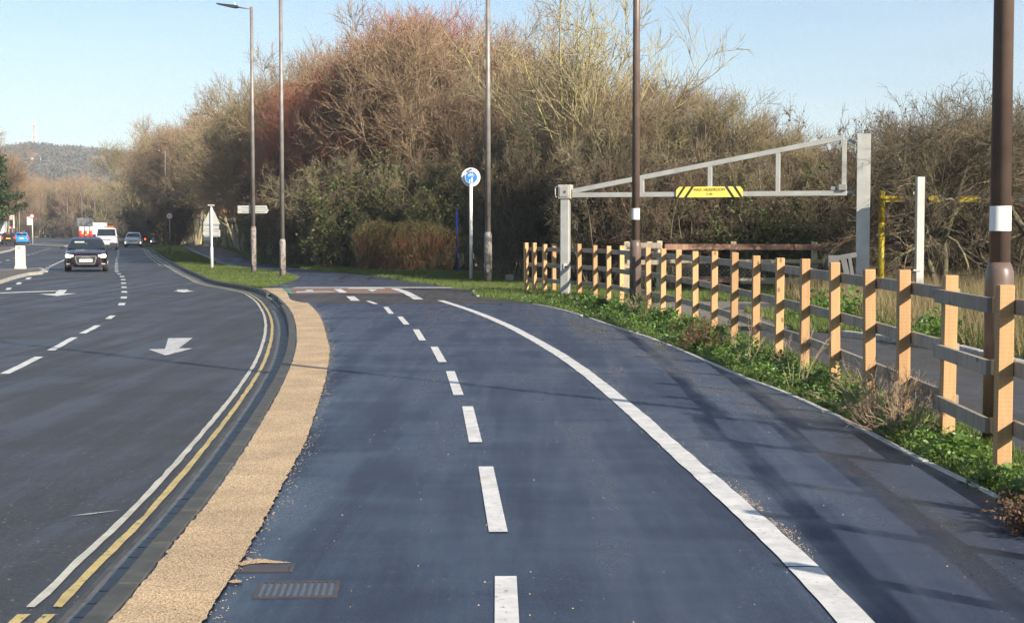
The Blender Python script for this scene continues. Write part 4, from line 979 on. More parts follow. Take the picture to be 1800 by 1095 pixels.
# ------------------------------------------------------------------ bare trees: levels of branches as arrays
def unit(v): return v / np.maximum(np.linalg.norm(v, axis=-1, keepdims=True), 1e-9)
def grow(start, d, length, K, trop, wig, rng, r0, r1):
    n = len(start); P = np.zeros((n, K, 3)); P[:, 0] = start; step = (length / (K - 1))[:, None]; up = np.array([0, 0, 1.0])
    for k in range(1, K):
        d = unit(d + up * trop + rng.normal(0, wig, (n, 3))); P[:, k] = P[:, k-1] + d * step
    t = np.linspace(0, 1, K)[None]; R = r0[:, None] * (1 - t) + r1[:, None] * t
    return P, R
def children(P, R, nc, t0, t1, a0, a1, length, K, trop, wig, rng, rr=0.6, tip=0.5, fall=0.5, rmin=0.004):
    N, Kp, _ = P.shape; t = rng.uniform(t0, t1, (N, nc)).ravel(); idx = np.repeat(np.arange(N), nc)
    u = t * (Kp - 1); i = np.minimum(u.astype(int), Kp - 2); f = (u - i)[:, None]
    s = P[idx, i] * (1 - f) + P[idx, i+1] * f; tan = unit(P[idx, i+1] - P[idx, i]); r = R[idx, i] * (1 - f[:, 0]) + R[idx, i+1] * f[:, 0]
    pr = unit(np.cross(tan, rng.normal(0, 1, (len(t), 3)))); a = np.radians(rng.uniform(a0, a1, len(t)))[:, None]
    d = unit(np.cos(a) * tan + np.sin(a) * pr); L = length * (1 - fall * t) * rng.uniform(0.6, 1.25, len(t)); r0 = np.maximum(r * rr, rmin)
    return grow(s, d, L, K, trop, wig, rng, r0, np.maximum(r0 * tip, rmin * 0.6))
def tubes(P, R, S, rng):
    N, K_, _ = P.shape; T = np.zeros_like(P); T[:, 1:-1] = P[:, 2:] - P[:, :-2]; T[:, 0] = P[:, 1] - P[:, 0]; T[:, -1] = P[:, -1] - P[:, -2]; T = unit(T)
    ref = rng.normal(0, 1, (N, 1, 3)); u = unit(np.cross(T, np.broadcast_to(ref, T.shape))); v = np.cross(T, u)
    a = 2 * np.pi * np.arange(S) / S; ring = u[:, :, None] * np.cos(a)[None, None, :, None] + v[:, :, None] * np.sin(a)[None, None, :, None]
    V = (P[:, :, None] + ring * R[:, :, None, None]).reshape(-1, 3)
    b = (np.arange(N)[:, None, None] * K_ + np.arange(K_ - 1)[None, :, None]) * S; k = np.arange(S)[None, None]; k2 = (k + 1) % S
    Q = np.stack([b + k, b + k2, b + S + k2, b + S + k], -1).reshape(-1, 4)
    return V, Q
def merge(parts):
    V, Q, o = [], [], 0
    for v, q in parts: V.append(v); Q.append(q + o); o += len(v)
    return np.concatenate(V), np.concatenate(Q)
def leaf_quads(C, size, rng, flat=0.5):
    n = len(C); a = unit(rng.normal(0, 1, (n, 3)) * np.array([1, 1, flat])); b = unit(np.cross(a, rng.normal(0, 1, (n, 3)))); s = size * rng.uniform(0.6, 1.3, (n, 1))
    V = np.stack([C - a*s, C - b*s*0.55 + a*s*0.1, C + a*s, C + b*s*0.55 + a*s*0.1], 1).reshape(-1, 3); return V, np.arange(4 * n).reshape(-1, 4)

def tree_proto(seed, H, stems, spread, trunk_r, n1, n2, n3, n4, mats, a1=(25, 55), trop=(0.10, 0.10, 0.09, 0.08), wig=0.10, twig=0.009, lens=(0.42, 0.20, 0.10, 0.055), t1=0.2, ivy=0, stemlen=0.8, wig0=0.06):
    rng = np.random.default_rng(seed); bark, tw = mats
    an = rng.uniform(0, 2*np.pi, stems); lean = np.radians(rng.uniform(spread * 0.3, spread, stems)); d = np.stack([np.cos(an)*np.sin(lean), np.sin(an)*np.sin(lean), np.cos(lean)], 1)
    st = np.stack([np.cos(an) * 0.12 * (stems > 1), np.sin(an) * 0.12 * (stems > 1), np.full(stems, -0.15)], 1)
    P0, R0 = grow(st, d, H * stemlen * rng.uniform(0.8, 1.1, stems), 9, trop[0] * 0.6, wig0, rng, trunk_r * rng.uniform(0.8, 1.1, stems), np.full(stems, trunk_r * 0.22))
    P1, R1 = children(P0, R0, n1, t1, 0.98, a1[0], a1[1], H * lens[0], 7, trop[1], wig, rng, 0.55, 0.25, 0.55, twig * 1.6)
    P2, R2 = children(P1, R1, n2, 0.2, 1.0, 25, 60, H * lens[1], 5, trop[2], wig, rng, 0.6, 0.4, 0.4, twig * 1.3)
    P3, R3 = children(P2, R2, n3, 0.15, 1.0, 20, 55, H * lens[2], 4, trop[3], wig, rng, 0.65, 0.6, 0.3, twig)
    P4, R4 = children(P3, R3, n4, 0.1, 1.0, 18, 50, H * lens[3], 3, trop[3], wig, rng, 0.7, 0.5, 0.2, twig * 0.85)
    root = bpy.data.objects.new('bare_tree', None); link(root)
    V, Q = merge([tubes(P0, R0, 8, rng), tubes(P1, R1, 5, rng)]); np_obj('trunk', V, Q, bark, root, True)
    V, Q = merge([tubes(P2, R2, 4, rng), tubes(P3, R3, 3, rng), tubes(P4, R4, 3, rng)]); np_obj('crown', V, Q, tw, root)
    if ivy:
        C = P0.reshape(-1, 3); C = C[(C[:, 2] > 0.3) & (C[:, 2] < H * 0.6)]; i = rng.integers(0, len(C), ivy); cc = C[i] + rng.normal(0, 0.32, (ivy, 3)) * np.array([1, 1, 1.6])
        P1b = P1[:, :4].reshape(-1, 3); j = rng.integers(0, len(P1b), ivy // 2); cc = np.concatenate([cc, P1b[j] + rng.normal(0, 0.2, (ivy // 2, 3))]); cc = cc[cc[:, 2] < H * 0.62]
        V, Q = leaf_quads(cc, 0.075, rng); np_obj('ivy', V, Q, M_ivy, root)
    return root
def bark(name, c, c2, rnd=0.12): return MAT(name, c, 0.9, 0.3, 2.5, c2=c2, rnd=rnd, bmp=0.3, bsc=30, ramp_=(0.42, 0.62))
B_grey = bark('grey_bark', (0.24, 0.205, 0.155), (0.32, 0.29, 0.16))
B_lichen = bark('lichen_bark', (0.28, 0.235, 0.15), (0.42, 0.38, 0.12))
B_dark = bark('dark_bark', (0.10, 0.082, 0.065), (0.19, 0.175, 0.09))
T_tan = MAT('tan_twigs', (0.29, 0.19, 0.12), 0.85, 0.3, 0.7, c2=(0.39, 0.28, 0.17), rnd=0.15)
T_red = MAT('russet_twigs', (0.33, 0.105, 0.065), 0.85, 0.3, 0.8, c2=(0.36, 0.175, 0.11), rnd=0.15)
T_olive = MAT('olive_twigs', (0.25, 0.195, 0.115), 0.85, 0.3, 0.7, c2=(0.35, 0.295, 0.155), rnd=0.15)
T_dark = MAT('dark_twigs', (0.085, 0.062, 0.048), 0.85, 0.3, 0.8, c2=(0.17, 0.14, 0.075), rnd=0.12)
T_purple = MAT('bramble_stems', (0.10, 0.055, 0.045), 0.8, 0.3, 1.2, c2=(0.16, 0.115, 0.07), rnd=0.15)

T_brown = MAT('brown_twigs', (0.16, 0.10, 0.07), 0.85, 0.3, 0.8, c2=(0.23, 0.165, 0.10), rnd=0.15)
T_grey = MAT('grey_twigs', (0.15, 0.115, 0.085), 0.85, 0.3, 1.0, c2=(0.24, 0.205, 0.10), rnd=0.15)
T_ash = MAT('ash_twigs', (0.33, 0.265, 0.165), 0.85, 0.3, 0.7, c2=(0.42, 0.37, 0.18))
protos = {}
protos['tan'] = tree_proto(1, 10, 3, 22, 0.13, 13, 8, 6, 3, (B_grey, T_tan))
protos['olive'] = tree_proto(2, 10, 4, 28, 0.12, 11, 8, 6, 3, (B_lichen, T_olive))
protos['russet'] = tree_proto(3, 10, 4, 26, 0.10, 11, 8, 6, 3, (B_grey, T_red), trop=(0.1, 0.12, 0.12, 0.10))
protos['ivied'] = tree_proto(4, 10, 2, 14, 0.14, 13, 8, 6, 3, (B_grey, T_tan), ivy=5200)
protos['ash'] = tree_proto(5, 10, 1, 4, 0.25, 26, 9, 5, 2, (B_lichen, T_ash), a1=(8, 80), trop=(0.02, 0.10, 0.10, 0.10), lens=(0.86, 0.22, 0.10, 0.05), t1=0.66, stemlen=0.40, wig=0.07)
protos['brown'] = tree_proto(7, 10, 4, 26, 0.10, 12, 8, 6, 3, (B_dark, T_brown), wig=0.13)
protos['hawthorn'] = tree_proto(6, 5, 2, 24, 0.11, 15, 9, 6, 4, (B_dark, T_dark), a1=(40, 80), trop=(0.0, 0.0, 0.02, 0.0), wig=0.22, lens=(0.52, 0.26, 0.12, 0.06), twig=0.0055, wig0=0.16)

def shrub_proto(seed, H, nst, R, mats, leaves=0, leaf=0.04, leafmat=None, n2=7, n3=6, arch=0.0, twig=0.006, n1=6):
    rng = np.random.default_rng(seed); an = rng.uniform(0, 2*np.pi, nst); rad = R * np.sqrt(rng.uniform(0, 1, nst)) * 0.6; lean = np.radians(rng.uniform(0, 30, nst))
    st = np.stack([np.cos(an)*rad, np.sin(an)*rad, np.full(nst, -0.1)], 1); d = np.stack([np.cos(an)*np.sin(lean), np.sin(an)*np.sin(lean), np.cos(lean)], 1)
    P0, R0 = grow(st, d, H * rng.uniform(0.7, 1.15, nst), 7, arch, 0.14, rng, np.full(nst, 0.02), np.full(nst, 0.008))
    P1, R1 = children(P0, R0, n1, 0.15, 1, 25, 65, H * 0.35, 5, arch * 0.5 + 0.03, 0.16, rng, 0.7, 0.5, 0.3, twig * 1.3)
    P2, R2 = children(P1, R1, n2, 0.1, 1, 25, 65, H * 0.17, 4, 0.03, 0.16, rng, 0.7, 0.5, 0.3, twig)
    P3, R3 = children(P2, R2, n3, 0.1, 1, 20, 60, H * 0.09, 3, 0.03, 0.16, rng, 0.7, 0.5, 0.2, twig * 0.8)
    root = bpy.data.objects.new('thicket_shrub', None); link(root)
    V, Q = tubes(P0, R0, 5, rng); np_obj('stems', V, Q, mats[0], root, True)
    V, Q = merge([tubes(P1, R1, 4, rng), tubes(P2, R2, 3, rng), tubes(P3, R3, 3, rng)]); np_obj('crown', V, Q, mats[1], root)
    if leaves:
        C = np.concatenate([P2.reshape(-1, 3), P3.reshape(-1, 3)]); C = C[rng.integers(0, len(C), leaves)] + rng.normal(0, 0.04, (leaves, 3))
        V, Q = leaf_quads(C, leaf, rng); np_obj('foliage', V, Q, leafmat or M_ivy, root)
    return root
protos['bramble'] = shrub_proto(21, 2.6, 34, 1.6, (B_dark, T_purple), 2500, 0.035, MAT('bramble_leaf', (0.10, 0.05, 0.035), 0.7, 0.4, 2, c2=(0.12, 0.13, 0.045), rnd=0.2))
protos['greybush'] = shrub_proto(22, 2.8, 30, 1.6, (B_grey, T_grey), 0, arch=-0.02)
protos['ivybush'] = shrub_proto(23, 2.6, 26, 1.5, (B_dark, T_purple), 7000, 0.055, M_ivy, n3=4)
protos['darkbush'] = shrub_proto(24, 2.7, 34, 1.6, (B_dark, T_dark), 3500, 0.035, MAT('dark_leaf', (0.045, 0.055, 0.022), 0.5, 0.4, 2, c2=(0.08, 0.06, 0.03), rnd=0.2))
for k, p in protos.items(): p.location = (0, -400, 0)

used = set()
def plant(kind, X, Y, s, label, cat, group=None, rz=None, sz=None, name=None, z=-0.02):
    p = protos[kind]
    o = p if kind not in used else copy_tree(p)
    used.add(kind)
    o.name = name or ('bare_tree' if cat == 'tree' else 'thicket_shrub')
    o.location = (X, Y, z); o.scale = (s, s, sz or s); o.rotation_euler = (0, 0, random.uniform(0, 6.28) if rz is None else rz)
    for key in ('label', 'category', 'group'):
        if key in o: del o[key]
    return tag(o, label, cat, group)

# ------------------------------------------------------------------ planting the trees and hedge
def pxX(px, Y): return (px - CX) / F * Y / CP
def row_label(px, kindname):
    if px < 340: return f'{kindname} in the dark row beyond the 50 sign'
    if px < 480: return f'{kindname} rising behind the back of the triangle sign'
    if px < 640: return f'{kindname} behind the two lamp columns on the grass island'
    if px < 860: return f'{kindname} above the clipped red hedge'
    if px < 1130: return f'{kindname} behind the round blue sign and barrier post'
    if px < 1480: return f'{kindname} behind the height barrier beam'
    return f'{kindname} right of the tall barrier post'
KN = {'tan': 'bare tan twigged tree', 'olive': 'bare olive lichened tree', 'russet': 'bare russet twigged tree', 'ivied': 'bare tree with ivy clad stems', 'hawthorn': 'bare crooked hawthorn', 'brown': 'bare dark brown tree',
      'bramble': 'purple brown bramble thicket', 'greybush': 'grey bare shrub', 'ivybush': 'green ivy clad shrub', 'darkbush': 'dark hedge shrub'}
def KN_OF(lab): return next(v for v in KN.values() if lab.startswith(v))
def tr(kind, px, Y, H, sc_w=None):
    base = 5.3 if kind == 'hawthorn' else 10.4; s = H / base
    lab = row_label(px, KN[kind]); o = plant(kind, pxX(px, Y), Y, sc_w or s, lab, 'tree', lab.replace(' tree', ' trees', 1), sz=s); ROW.append((kind, px, o)); return o
def sh(kind, px, Y, H, w=None):
    s = H / 2.6; lab = row_label(px, KN[kind]); o = plant(kind, pxX(px, Y), Y, w or min(s, 1.25), lab, 'shrub', lab.replace(' shrub', ' shrubs', 1), sz=s); ROW.append((kind, px, o)); return o
R = random.Random(5); ROW = []
# the lichened ash that stands out over the barrier
plant('ash', pxX(985, 50.2), 50.2, 1.10, 'spreading lichened ash with fanned bare branches behind the barrier post', 'tree', rz=1.0)
# the crooked hawthorn by the yellow gauge, and its neighbours at the right edge
plant('hawthorn', pxX(1650, 37.5), 37.5, 1.0, 'crooked bare hawthorn beside the yellow height gauge', 'tree', rz=2.2, name='hawthorn_tree')
for px, Y, H in ((1755, 39.5, 5.4), (1850, 36.5, 5.6), (1700, 44, 4.6), (1585, 45, 4.0), (1790, 46, 5.0)): tr('hawthorn', px, Y, H)
# tall trees, right to left and away
for k, px, Y, H in (('brown', 1125, 50.5, 7.0), ('brown', 1175, 48, 6.6), ('olive', 1225, 47.5, 6.4), ('brown', 1285, 47.5, 5.6), ('olive', 1335, 47, 5.2), ('brown', 1395, 47.3, 4.6), ('brown', 1455, 47, 4.3), ('brown', 1530, 46.8, 4.2), ('brown', 1060, 57, 8.0), ('brown', 1010, 60, 8.5),
                    ('tan', 845, 70, 12.2), ('tan', 905, 72, 12.0), ('russet', 790, 72, 12.4), ('tan', 735, 68, 12.2), ('ivied', 645, 71, 10.8), ('russet', 690, 74, 12.4), ('russet', 605, 74, 10.0), ('russet', 640, 76, 11.0), ('tan', 655, 80, 12.8), ('russet', 560, 79, 9.4), ('tan', 610, 84, 12.8), ('olive', 575, 88, 13.0), ('russet', 525, 86, 10.2), ('russet', 672, 70, 9.0),
                    ('tan', 540, 94, 13.2), ('olive', 505, 97, 12.8), ('russet', 490, 101, 10.2), ('tan', 470, 104, 13.2), ('olive', 450, 110, 12.6), ('tan', 425, 116, 11.2), ('russet', 440, 122, 9.8), ('olive', 442, 126, 10.6), ('tan', 422, 133, 13.0), ('olive', 412, 142, 13.4), ('tan', 398, 150, 14.2),
                    ('olive', 382, 160, 14.6), ('tan', 345, 172, 15.0), ('tan', 315, 176, 15.2), ('olive', 305, 186, 15.6), ('tan', 292, 194, 16.0), ('tan', 280, 204, 15.4), ('olive', 268, 214, 15.4), ('tan', 322, 190, 15.0), ('olive', 350, 182, 15.6), ('tan', 380, 160, 15.0), ('tan', 420, 140, 14.5), ('tan', 700, 70, 11.6), ('brown', 955, 76, 11.5), ('brown', 900, 66, 9.5)):
    tr(k, px, Y, H)
# thicket along the foot of the hedge
for px in range(1072, 1830, 31):
    Y = 44.6 + R.uniform(-0.3, 0.6) - (0.0 if px < 1600 else 1.2)
    sh(R.choice(['bramble', 'greybush', 'darkbush', 'bramble']), px + R.uniform(-8, 8), Y, R.uniform(2.6, 3.5), 0.85)
for px in range(1068, 1840, 36):
    sh(R.choice(['greybush', 'darkbush', 'bramble', 'greybush']), px + R.uniform(-8, 8), 46.8 + R.uniform(-0.5, 0.8), R.uniform(3.0, 4.7), 1.0)
for px, Y, H, k in ((1325, 43.6, 2.3, 'ivybush'), (1365, 43.8, 2.5, 'ivybush'), (1390, 45.2, 3.2, 'ivybush'), (712, 63.8, 2.7, 'ivybush'), (866, 54.6, 4.5, 'darkbush'), (884, 52.8, 4.2, 'darkbush'), (908, 50.9, 4.0, 'darkbush'), (935, 50.4, 3.9, 'darkbush'), (960, 50.9, 3.8, 'greybush'), (985, 51.4, 4.0, 'bramble'), (1008, 50.6, 3.9, 'greybush'), (1030, 49.4, 3.7, 'bramble'), (1052, 48.0, 3.6, 'darkbush'), (950, 52.6, 4.0, 'darkbush'), (1000, 53, 4.0, 'darkbush'), (808, 65.5, 3.9, 'ivybush'), (768, 64, 3.8, 'ivybush'), (735, 66, 4.0, 'greybush'), (700, 66.5, 4.6, 'ivybush'), (668, 67, 4.4, 'greybush'), (640, 67, 4.2, 'greybush'), (615, 66, 3.6, 'ivybush'),
                    (655, 71, 4.4, 'ivybush'), (600, 72, 4.4, 'greybush'), (720, 71, 5.4, 'greybush'), (760, 70, 5.2, 'bramble'), (812, 67, 5.0, 'bramble'), (590, 67.5, 3.4, 'darkbush'), (565, 69, 3.6, 'darkbush'), (540, 71, 3.8, 'bramble'), (520, 74, 4.2, 'bramble'), (500, 78, 4.2, 'darkbush'), (560, 76, 4.0, 'bramble'), (585, 82, 4.2, 'greybush')):
    sh(k, px, Y, H, 0.72 if 840 < px < 1060 else None)
yy = 82.0
while yy < 215:
    for d in (3.4, 5.6, 8.4):
        if d < 4 and (92 < yy < 104 or 131 < yy < 140 or yy > 168): continue
        X = float(E(yy)) + d + R.uniform(-0.5, 0.5); X = X if yy < 165 else min(X, pxX(300, yy)); lab = row_label(CX + X / yy * F, KN['darkbush'])
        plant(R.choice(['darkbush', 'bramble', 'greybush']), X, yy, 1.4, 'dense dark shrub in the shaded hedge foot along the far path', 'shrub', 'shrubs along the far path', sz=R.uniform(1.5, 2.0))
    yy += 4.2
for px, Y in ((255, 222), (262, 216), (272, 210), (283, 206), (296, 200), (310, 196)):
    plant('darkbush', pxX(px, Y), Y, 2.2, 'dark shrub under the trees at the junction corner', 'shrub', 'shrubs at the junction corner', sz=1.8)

ORD = ['leftmost', 'second', 'third', 'fourth', 'fifth', 'sixth', 'seventh', 'eighth', 'ninth', 'tenth', 'eleventh', 'twelfth', 'thirteenth', 'fourteenth', 'fifteenth', 'sixteenth', 'seventeenth', 'eighteenth', 'nineteenth', 'twentieth']
byl = {}
for kind, px, o in ROW: byl.setdefault(o['label'], []).append((px, o))
for lab, mem in byl.items():
    if len(mem) > 1:
        for k, (px, o) in enumerate(sorted(mem, key=lambda m: m[0])): o['label'] = (ORD[k] + ' ' + lab) if k == 0 else lab.replace(KN_OF(lab), ORD[k] + ' ' + KN_OF(lab) + ' from left', 1)
# clipped red hedge
def clipped_hedge():
    rng = np.random.default_rng(31); x0, x1 = pxX(632, 61.5), pxX(796, 61.5); y0, h = 60.4, 1.85
    root = empty('clipped_hedge', ((x0 + x1) / 2, y0, 0)); tag(root, 'low clipped hedge with reddish stems and olive top', 'hedge'); n = 9000
    w = (x1 - x0) / 2; st = np.stack([rng.uniform(-w, w, n), rng.uniform(0, 1.3, n), rng.uniform(-0.05, 1.2, n)], 1); d = unit(np.stack([rng.normal(0, .28, n), rng.normal(0, .28, n), np.ones(n)], 1))
    hx_ = h * (1 - .28 * np.abs(st[:, 0] / w) ** 6) * (1 + .05 * np.sin(st[:, 0] * 3.1)) ; L = np.minimum(rng.uniform(0.4, 1.1, n), hx_ * rng.uniform(0.88, 1.08, n) - st[:, 2])
    P0, R0 = grow(st, d, np.maximum(L, .15), 4, 0.05, 0.12, rng, np.full(n, .006), np.full(n, .004)); V, Q = tubes(P0, R0, 3, rng)
    np_obj('stems', V, Q, MAT('red_hedge_stems', (0.21, 0.085, 0.045), 0.8, 0.3, 1.3, c2=(0.17, 0.15, 0.065)), root)
    T_ = P0[:, -1]; T_ = np.repeat(T_[T_[:, 2] > 1.35], 3, 0); T_ = T_ + rng.normal(0, .05, T_.shape); V, Q = leaf_quads(T_, .032, rng); np_obj('top_growth', V, Q, MAT('hedge_top_leaf', (.12, .13, .04), .7, .3, 2.0, c2=(.20, .17, .06), trans=.25), root)
    C = P0[:, -1] + rng.normal(0, .03, (n, 3)); C2 = P0[rng.integers(0, n, 9000), rng.integers(1, 4, 9000)] + rng.normal(0, .04, (9000, 3)); V, Q = leaf_quads(np.concatenate([C, C2]), 0.034, rng)
    np_obj('foliage', V, Q, MAT('hedge_leaf', (0.10, 0.115, 0.035), 0.7, 0.3, 2.0, c2=(0.19, 0.10, 0.05), trans=.2), root)
clipped_hedge()
# stone block half hidden in the hedge foot
sbx, sby = G(896, 495)
tag(MB().prism([(-.13, 0), (.13, 0), (.12, .22), (.09, .25), (-.10, .25), (-.13, .2)], -.1, .1).build('stone_marker', M_stone, None, .01, loc=(sbx, sby, -0.03)), 'small pale stone marker at the foot of the hedge', 'stone')

# conifer at the left edge and the bare trees around it
def conifer(X, Y, H, label):
    rng = np.random.default_rng(41); root = empty('pine_tree', (X, Y, -.1)); tag(root, label, 'tree')
    P0, R0 = grow(np.zeros((1, 3)), np.array([[0, 0, 1.0]]), np.array([H]), 8, .05, .02, rng, np.array([.25]), np.array([.05])); P1, R1 = children(P0, R0, 60, .25, 1, 60, 95, H * .48, 6, .02, .07, rng, .35, .3, .7, .02)
    P2, R2 = children(P1, R1, 12, .2, 1, 25, 60, H * .09, 4, .06, .1, rng, .6, .4, .4, .01)
    V, Q = merge([tubes(P0, R0, 8, rng), tubes(P1, R1, 4, rng)]); np_obj('trunk', V, Q, B_dark, root, True)
    C = P2.reshape(-1, 3); C = np.repeat(C, 9, 0) + rng.normal(0, .16, (len(C) * 9, 3)); V, Q = leaf_quads(C, .13, rng); np_obj('crown', V, Q, MAT('pine_needles', (.03, .06, .018), .6, .3, .6, c2=(.07, .10, .03), trans=.2), root)
conifer(pxX(-14, 150), 150, 9.0, 'dark green pine branches reaching in from the left edge')
for k, px, Y, H in (('brown', -5, 175, 11), ('tan', 12, 200, 13), ('brown', 28, 235, 11), ('tan', -30, 190, 15)):
    plant(k, pxX(px, Y), Y, H / 10.4, 'bare brown tree beside the pine at the left edge', 'tree', 'bare trees at the left edge')
# the wood across the junction
for i in range(30):
    px = -25 + i * 10.2; Y = 345 + R.uniform(0, 18); kind = R.choice(['tan', 'olive', 'olive', 'tan']); H = R.uniform(11.0, 14.5)
    plant(kind, pxX(px, Y), Y, H / 10.4 * 1.15, 'bare sunlit tree in the wood across the junction', 'tree', 'trees across the junction', sz=H / 10.4, z=-.1)
for i in range(26):
    px = -25 + i * 12; Y = 385 + R.uniform(0, 30); kind = R.choice(['tan', 'brown', 'tan']); H = R.uniform(14, 17.5)
    plant(kind, pxX(px, Y), Y, H / 10.4 * 1.2, 'brown topped bare tree in the back row of the wood across the junction', 'tree', 'back row trees across the junction', sz=H / 10.4, z=-.1)
for i in range(34):
    px = -25 + i * 9; Y = 338 + R.uniform(0, 5)
    if 62 < px < 100 or 235 < px < 250: continue
    plant(R.choice(['greybush', 'darkbush', 'bramble']), pxX(px, Y), Y, 1.7, 'low bare shrub at the edge of the wood across the junction', 'shrub', 'shrubs at the edge of the wood', sz=R.uniform(1.0, 1.7), z=-.1)

# ------------------------------------------------------------------ grass and weeds
def blades(name, P, h, w, mat, seed, label, cat='grass', lean=.45):
    r = np.random.default_rng(seed); n = len(P); a = r.uniform(0, 2*np.pi, n); hh = h * r.uniform(.5, 1.3, n); ww = w * r.uniform(.7, 1.3, n)
    la = r.uniform(0, 2*np.pi, n); ll = hh * np.abs(r.normal(0, lean, n)); dx, dy = np.cos(a) * ww, np.sin(a) * ww
    T = P + np.stack([np.cos(la)*ll, np.sin(la)*ll, hh], 1); V = np.stack([P - np.stack([dx, dy, 0*dx], 1), P + np.stack([dx, dy, 0*dx], 1), T], 1).reshape(-1, 3)
    o = np_obj(name, V, np.arange(3*n).reshape(-1, 3), mat); tag(o, label, cat, kind='stuff'); return o
rg = np.random.default_rng(77)
def between(fl, fr, y0, y1, n, z=-.03, power=1.0, e=1.0):
    Y = y0 + (y1 - y0) * rg.uniform(0, 1, n) ** power; L, Rr = fl(Y), fr(Y); return np.stack([L + (Rr - L) * rg.uniform(0, 1, n) ** e, Y, np.full(n, z)], 1)
P = between(off(E, .06), lambda Y: FEN(Y) + .42, 5.5, 36, 52000, power=1.5); P = P[P[:, 0] > E(P[:, 1]) + .055]
keep = np.sin(P[:, 1] * 3.1) + np.sin(P[:, 1] * 7.7 + P[:, 0] * 4) + rg.normal(0, .8, len(P)) > -.9
blades('verge_grass', P[keep], .085, .005, M_blade, 1, 'short green grass along the foot of the timber fence')
P = between(K, ISL, 42.6, 160, 90000, power=1.8); P[:, 0] = np.maximum(P[:, 0], K(P[:, 1]) + .03); blades('island_grass', P, .075, .014, M_blade_far, 2, 'mown grass on the island between road and path')
P = between(E, lambda Y: np.minimum(E(Y) + 4.5, 3.0), 36.3, 62, 70000); P = P[P[:, 0] > E(P[:, 1]) + .04]; blades('hedge_verge_grass', P, .10, .012, M_blade_far, 3, 'green verge grass between the path and the hedge')
P = between(E, off(E, 3.0), 60, 150, 42000, power=1.6); blades('far_verge_grass', P, .11, .02, M_blade_far, 4, 'shaded verge grass beside the far path')
P = np.concatenate([between(const(3.6), const(10.5), 34.8, 39.2, 26000), between(lambda Y: 4.6 + .0 * Y, const(8.2), 24.4, 30.6, 16000), between(const(.8), const(3.2), 36.6, 41.5, 12000)]); 
blades('car_park_grass', P, .13, .011, M_blade_far, 5, 'green grass around the car park entrance')
P = np.concatenate([between(lambda Y: 6.2 - .0 * Y, const(15), 17, 36, 26000), between(const(7.6), const(15), 36, 41.5, 9000)])
blades('dry_grass', P, .55, .007, M_dry, 6, 'tall straw coloured dry grass behind the timber fence', lean=.35)
P = between(lambda Y: 6.15 + 0 * Y, const(15), 17, 40, 14000); blades('rough_grass', P, .3, .009, M_blade, 7, 'rough green grass under the dry stalks', lean=.6)

P = between(off(E, .09), lambda Y: FEN(Y) + .12, 8.2, 37, 15000, power=1.35, z=0.0); P = P[P[:, 0] > E(P[:, 1]) + .07]
P = P[np.sin(P[:, 1] * 2.3 + 1) + np.sin(P[:, 1] * 5.1 + P[:, 0] * 3) + rg.normal(0, .7, len(P)) > -1.0]
P[:, 2] = rg.uniform(0.0, .11, len(P)); V, Q = leaf_quads(P, .022, rg, .35)
tag(np_obj('ground_cover', V, Q, M_weed), 'low leafy ground cover spreading between path edge and timber fence', 'ground cover', kind='stuff')
def weed_proto(seed, n, rad, h, size, mat=None):
    rng = np.random.default_rng(seed); C = np.stack([rng.normal(0, rad * .55, n), rng.normal(0, rad * .55, n), np.zeros(n)], 1); rr = np.linalg.norm(C[:, :2], axis=1) / rad
    C[:, 2] = h * np.clip(1 - rr * .6, .1, 1) * rng.uniform(.25, 1.05, n); dirr = unit(np.stack([C[:, 0], C[:, 1], np.full(n, rad * .35)], 1) + rng.normal(0, .25, (n, 3)))
    side = unit(np.cross(dirr, np.array([0, 0, 1.0]) + rng.normal(0, .3, (n, 3)))); nor = np.cross(side, dirr); s = (size * rng.uniform(.5, 1.3, n))[:, None]
    # each leaf: lobed outline of eight points folded along the midrib
    pts = [(-1, 0, 0), (-.45, .62, .14), (.1, .50, .10), (.35, .72, .16), (1, .05, -.1), (.35, -.72, .16), (.1, -.50, .10), (-.45, -.62, .14)]
    V = np.stack([C + dirr*s*a + side*s*b + nor*s*c for a, b, c in pts], 1); i = np.arange(n)[:, None] * 8
    Q = np.concatenate([i + np.array([[0, 1, 7, 7]])[:, :3], i + np.array([[1, 2, 7]]), i + np.array([[2, 6, 7]]), i + np.array([[2, 3, 4]]), i + np.array([[2, 4, 6]]), i + np.array([[4, 5, 6]])])
    root = bpy.data.objects.new('leafy_weed', None); link(root); np_obj('leaves', V.reshape(-1, 3), Q, mat or M_weed, root)
    P0, R0 = grow(np.tile(np.array([[0, 0, -.03]]), (14, 1)) + rng.normal(0, .03, (14, 3)) * [1, 1, 0], unit(rng.normal(0, .5, (14, 3)) + [0, 0, 1]), np.full(14, h * .9), 4, .05, .1, rng, np.full(14, .004), np.full(14, .002)); V, Q = tubes(P0, R0, 3, rng); np_obj('stems', V, Q, M_weed, root)
    return root
weeds = [weed_proto(51, 130, .26, .30, .042), weed_proto(52, 90, .22, .20, .055), weed_proto(53, 170, .30, .38, .032)]
WL_ = [(1330,.9,0),(1415,1.1,0),(1452,.9,2),(1500,.8,1),(1380,1.0,2),(1300,.8,1),(1262,.9,0)]
first = [True] * 3
rr_ = random.Random(9); Yw = 8.3; cnt = 0
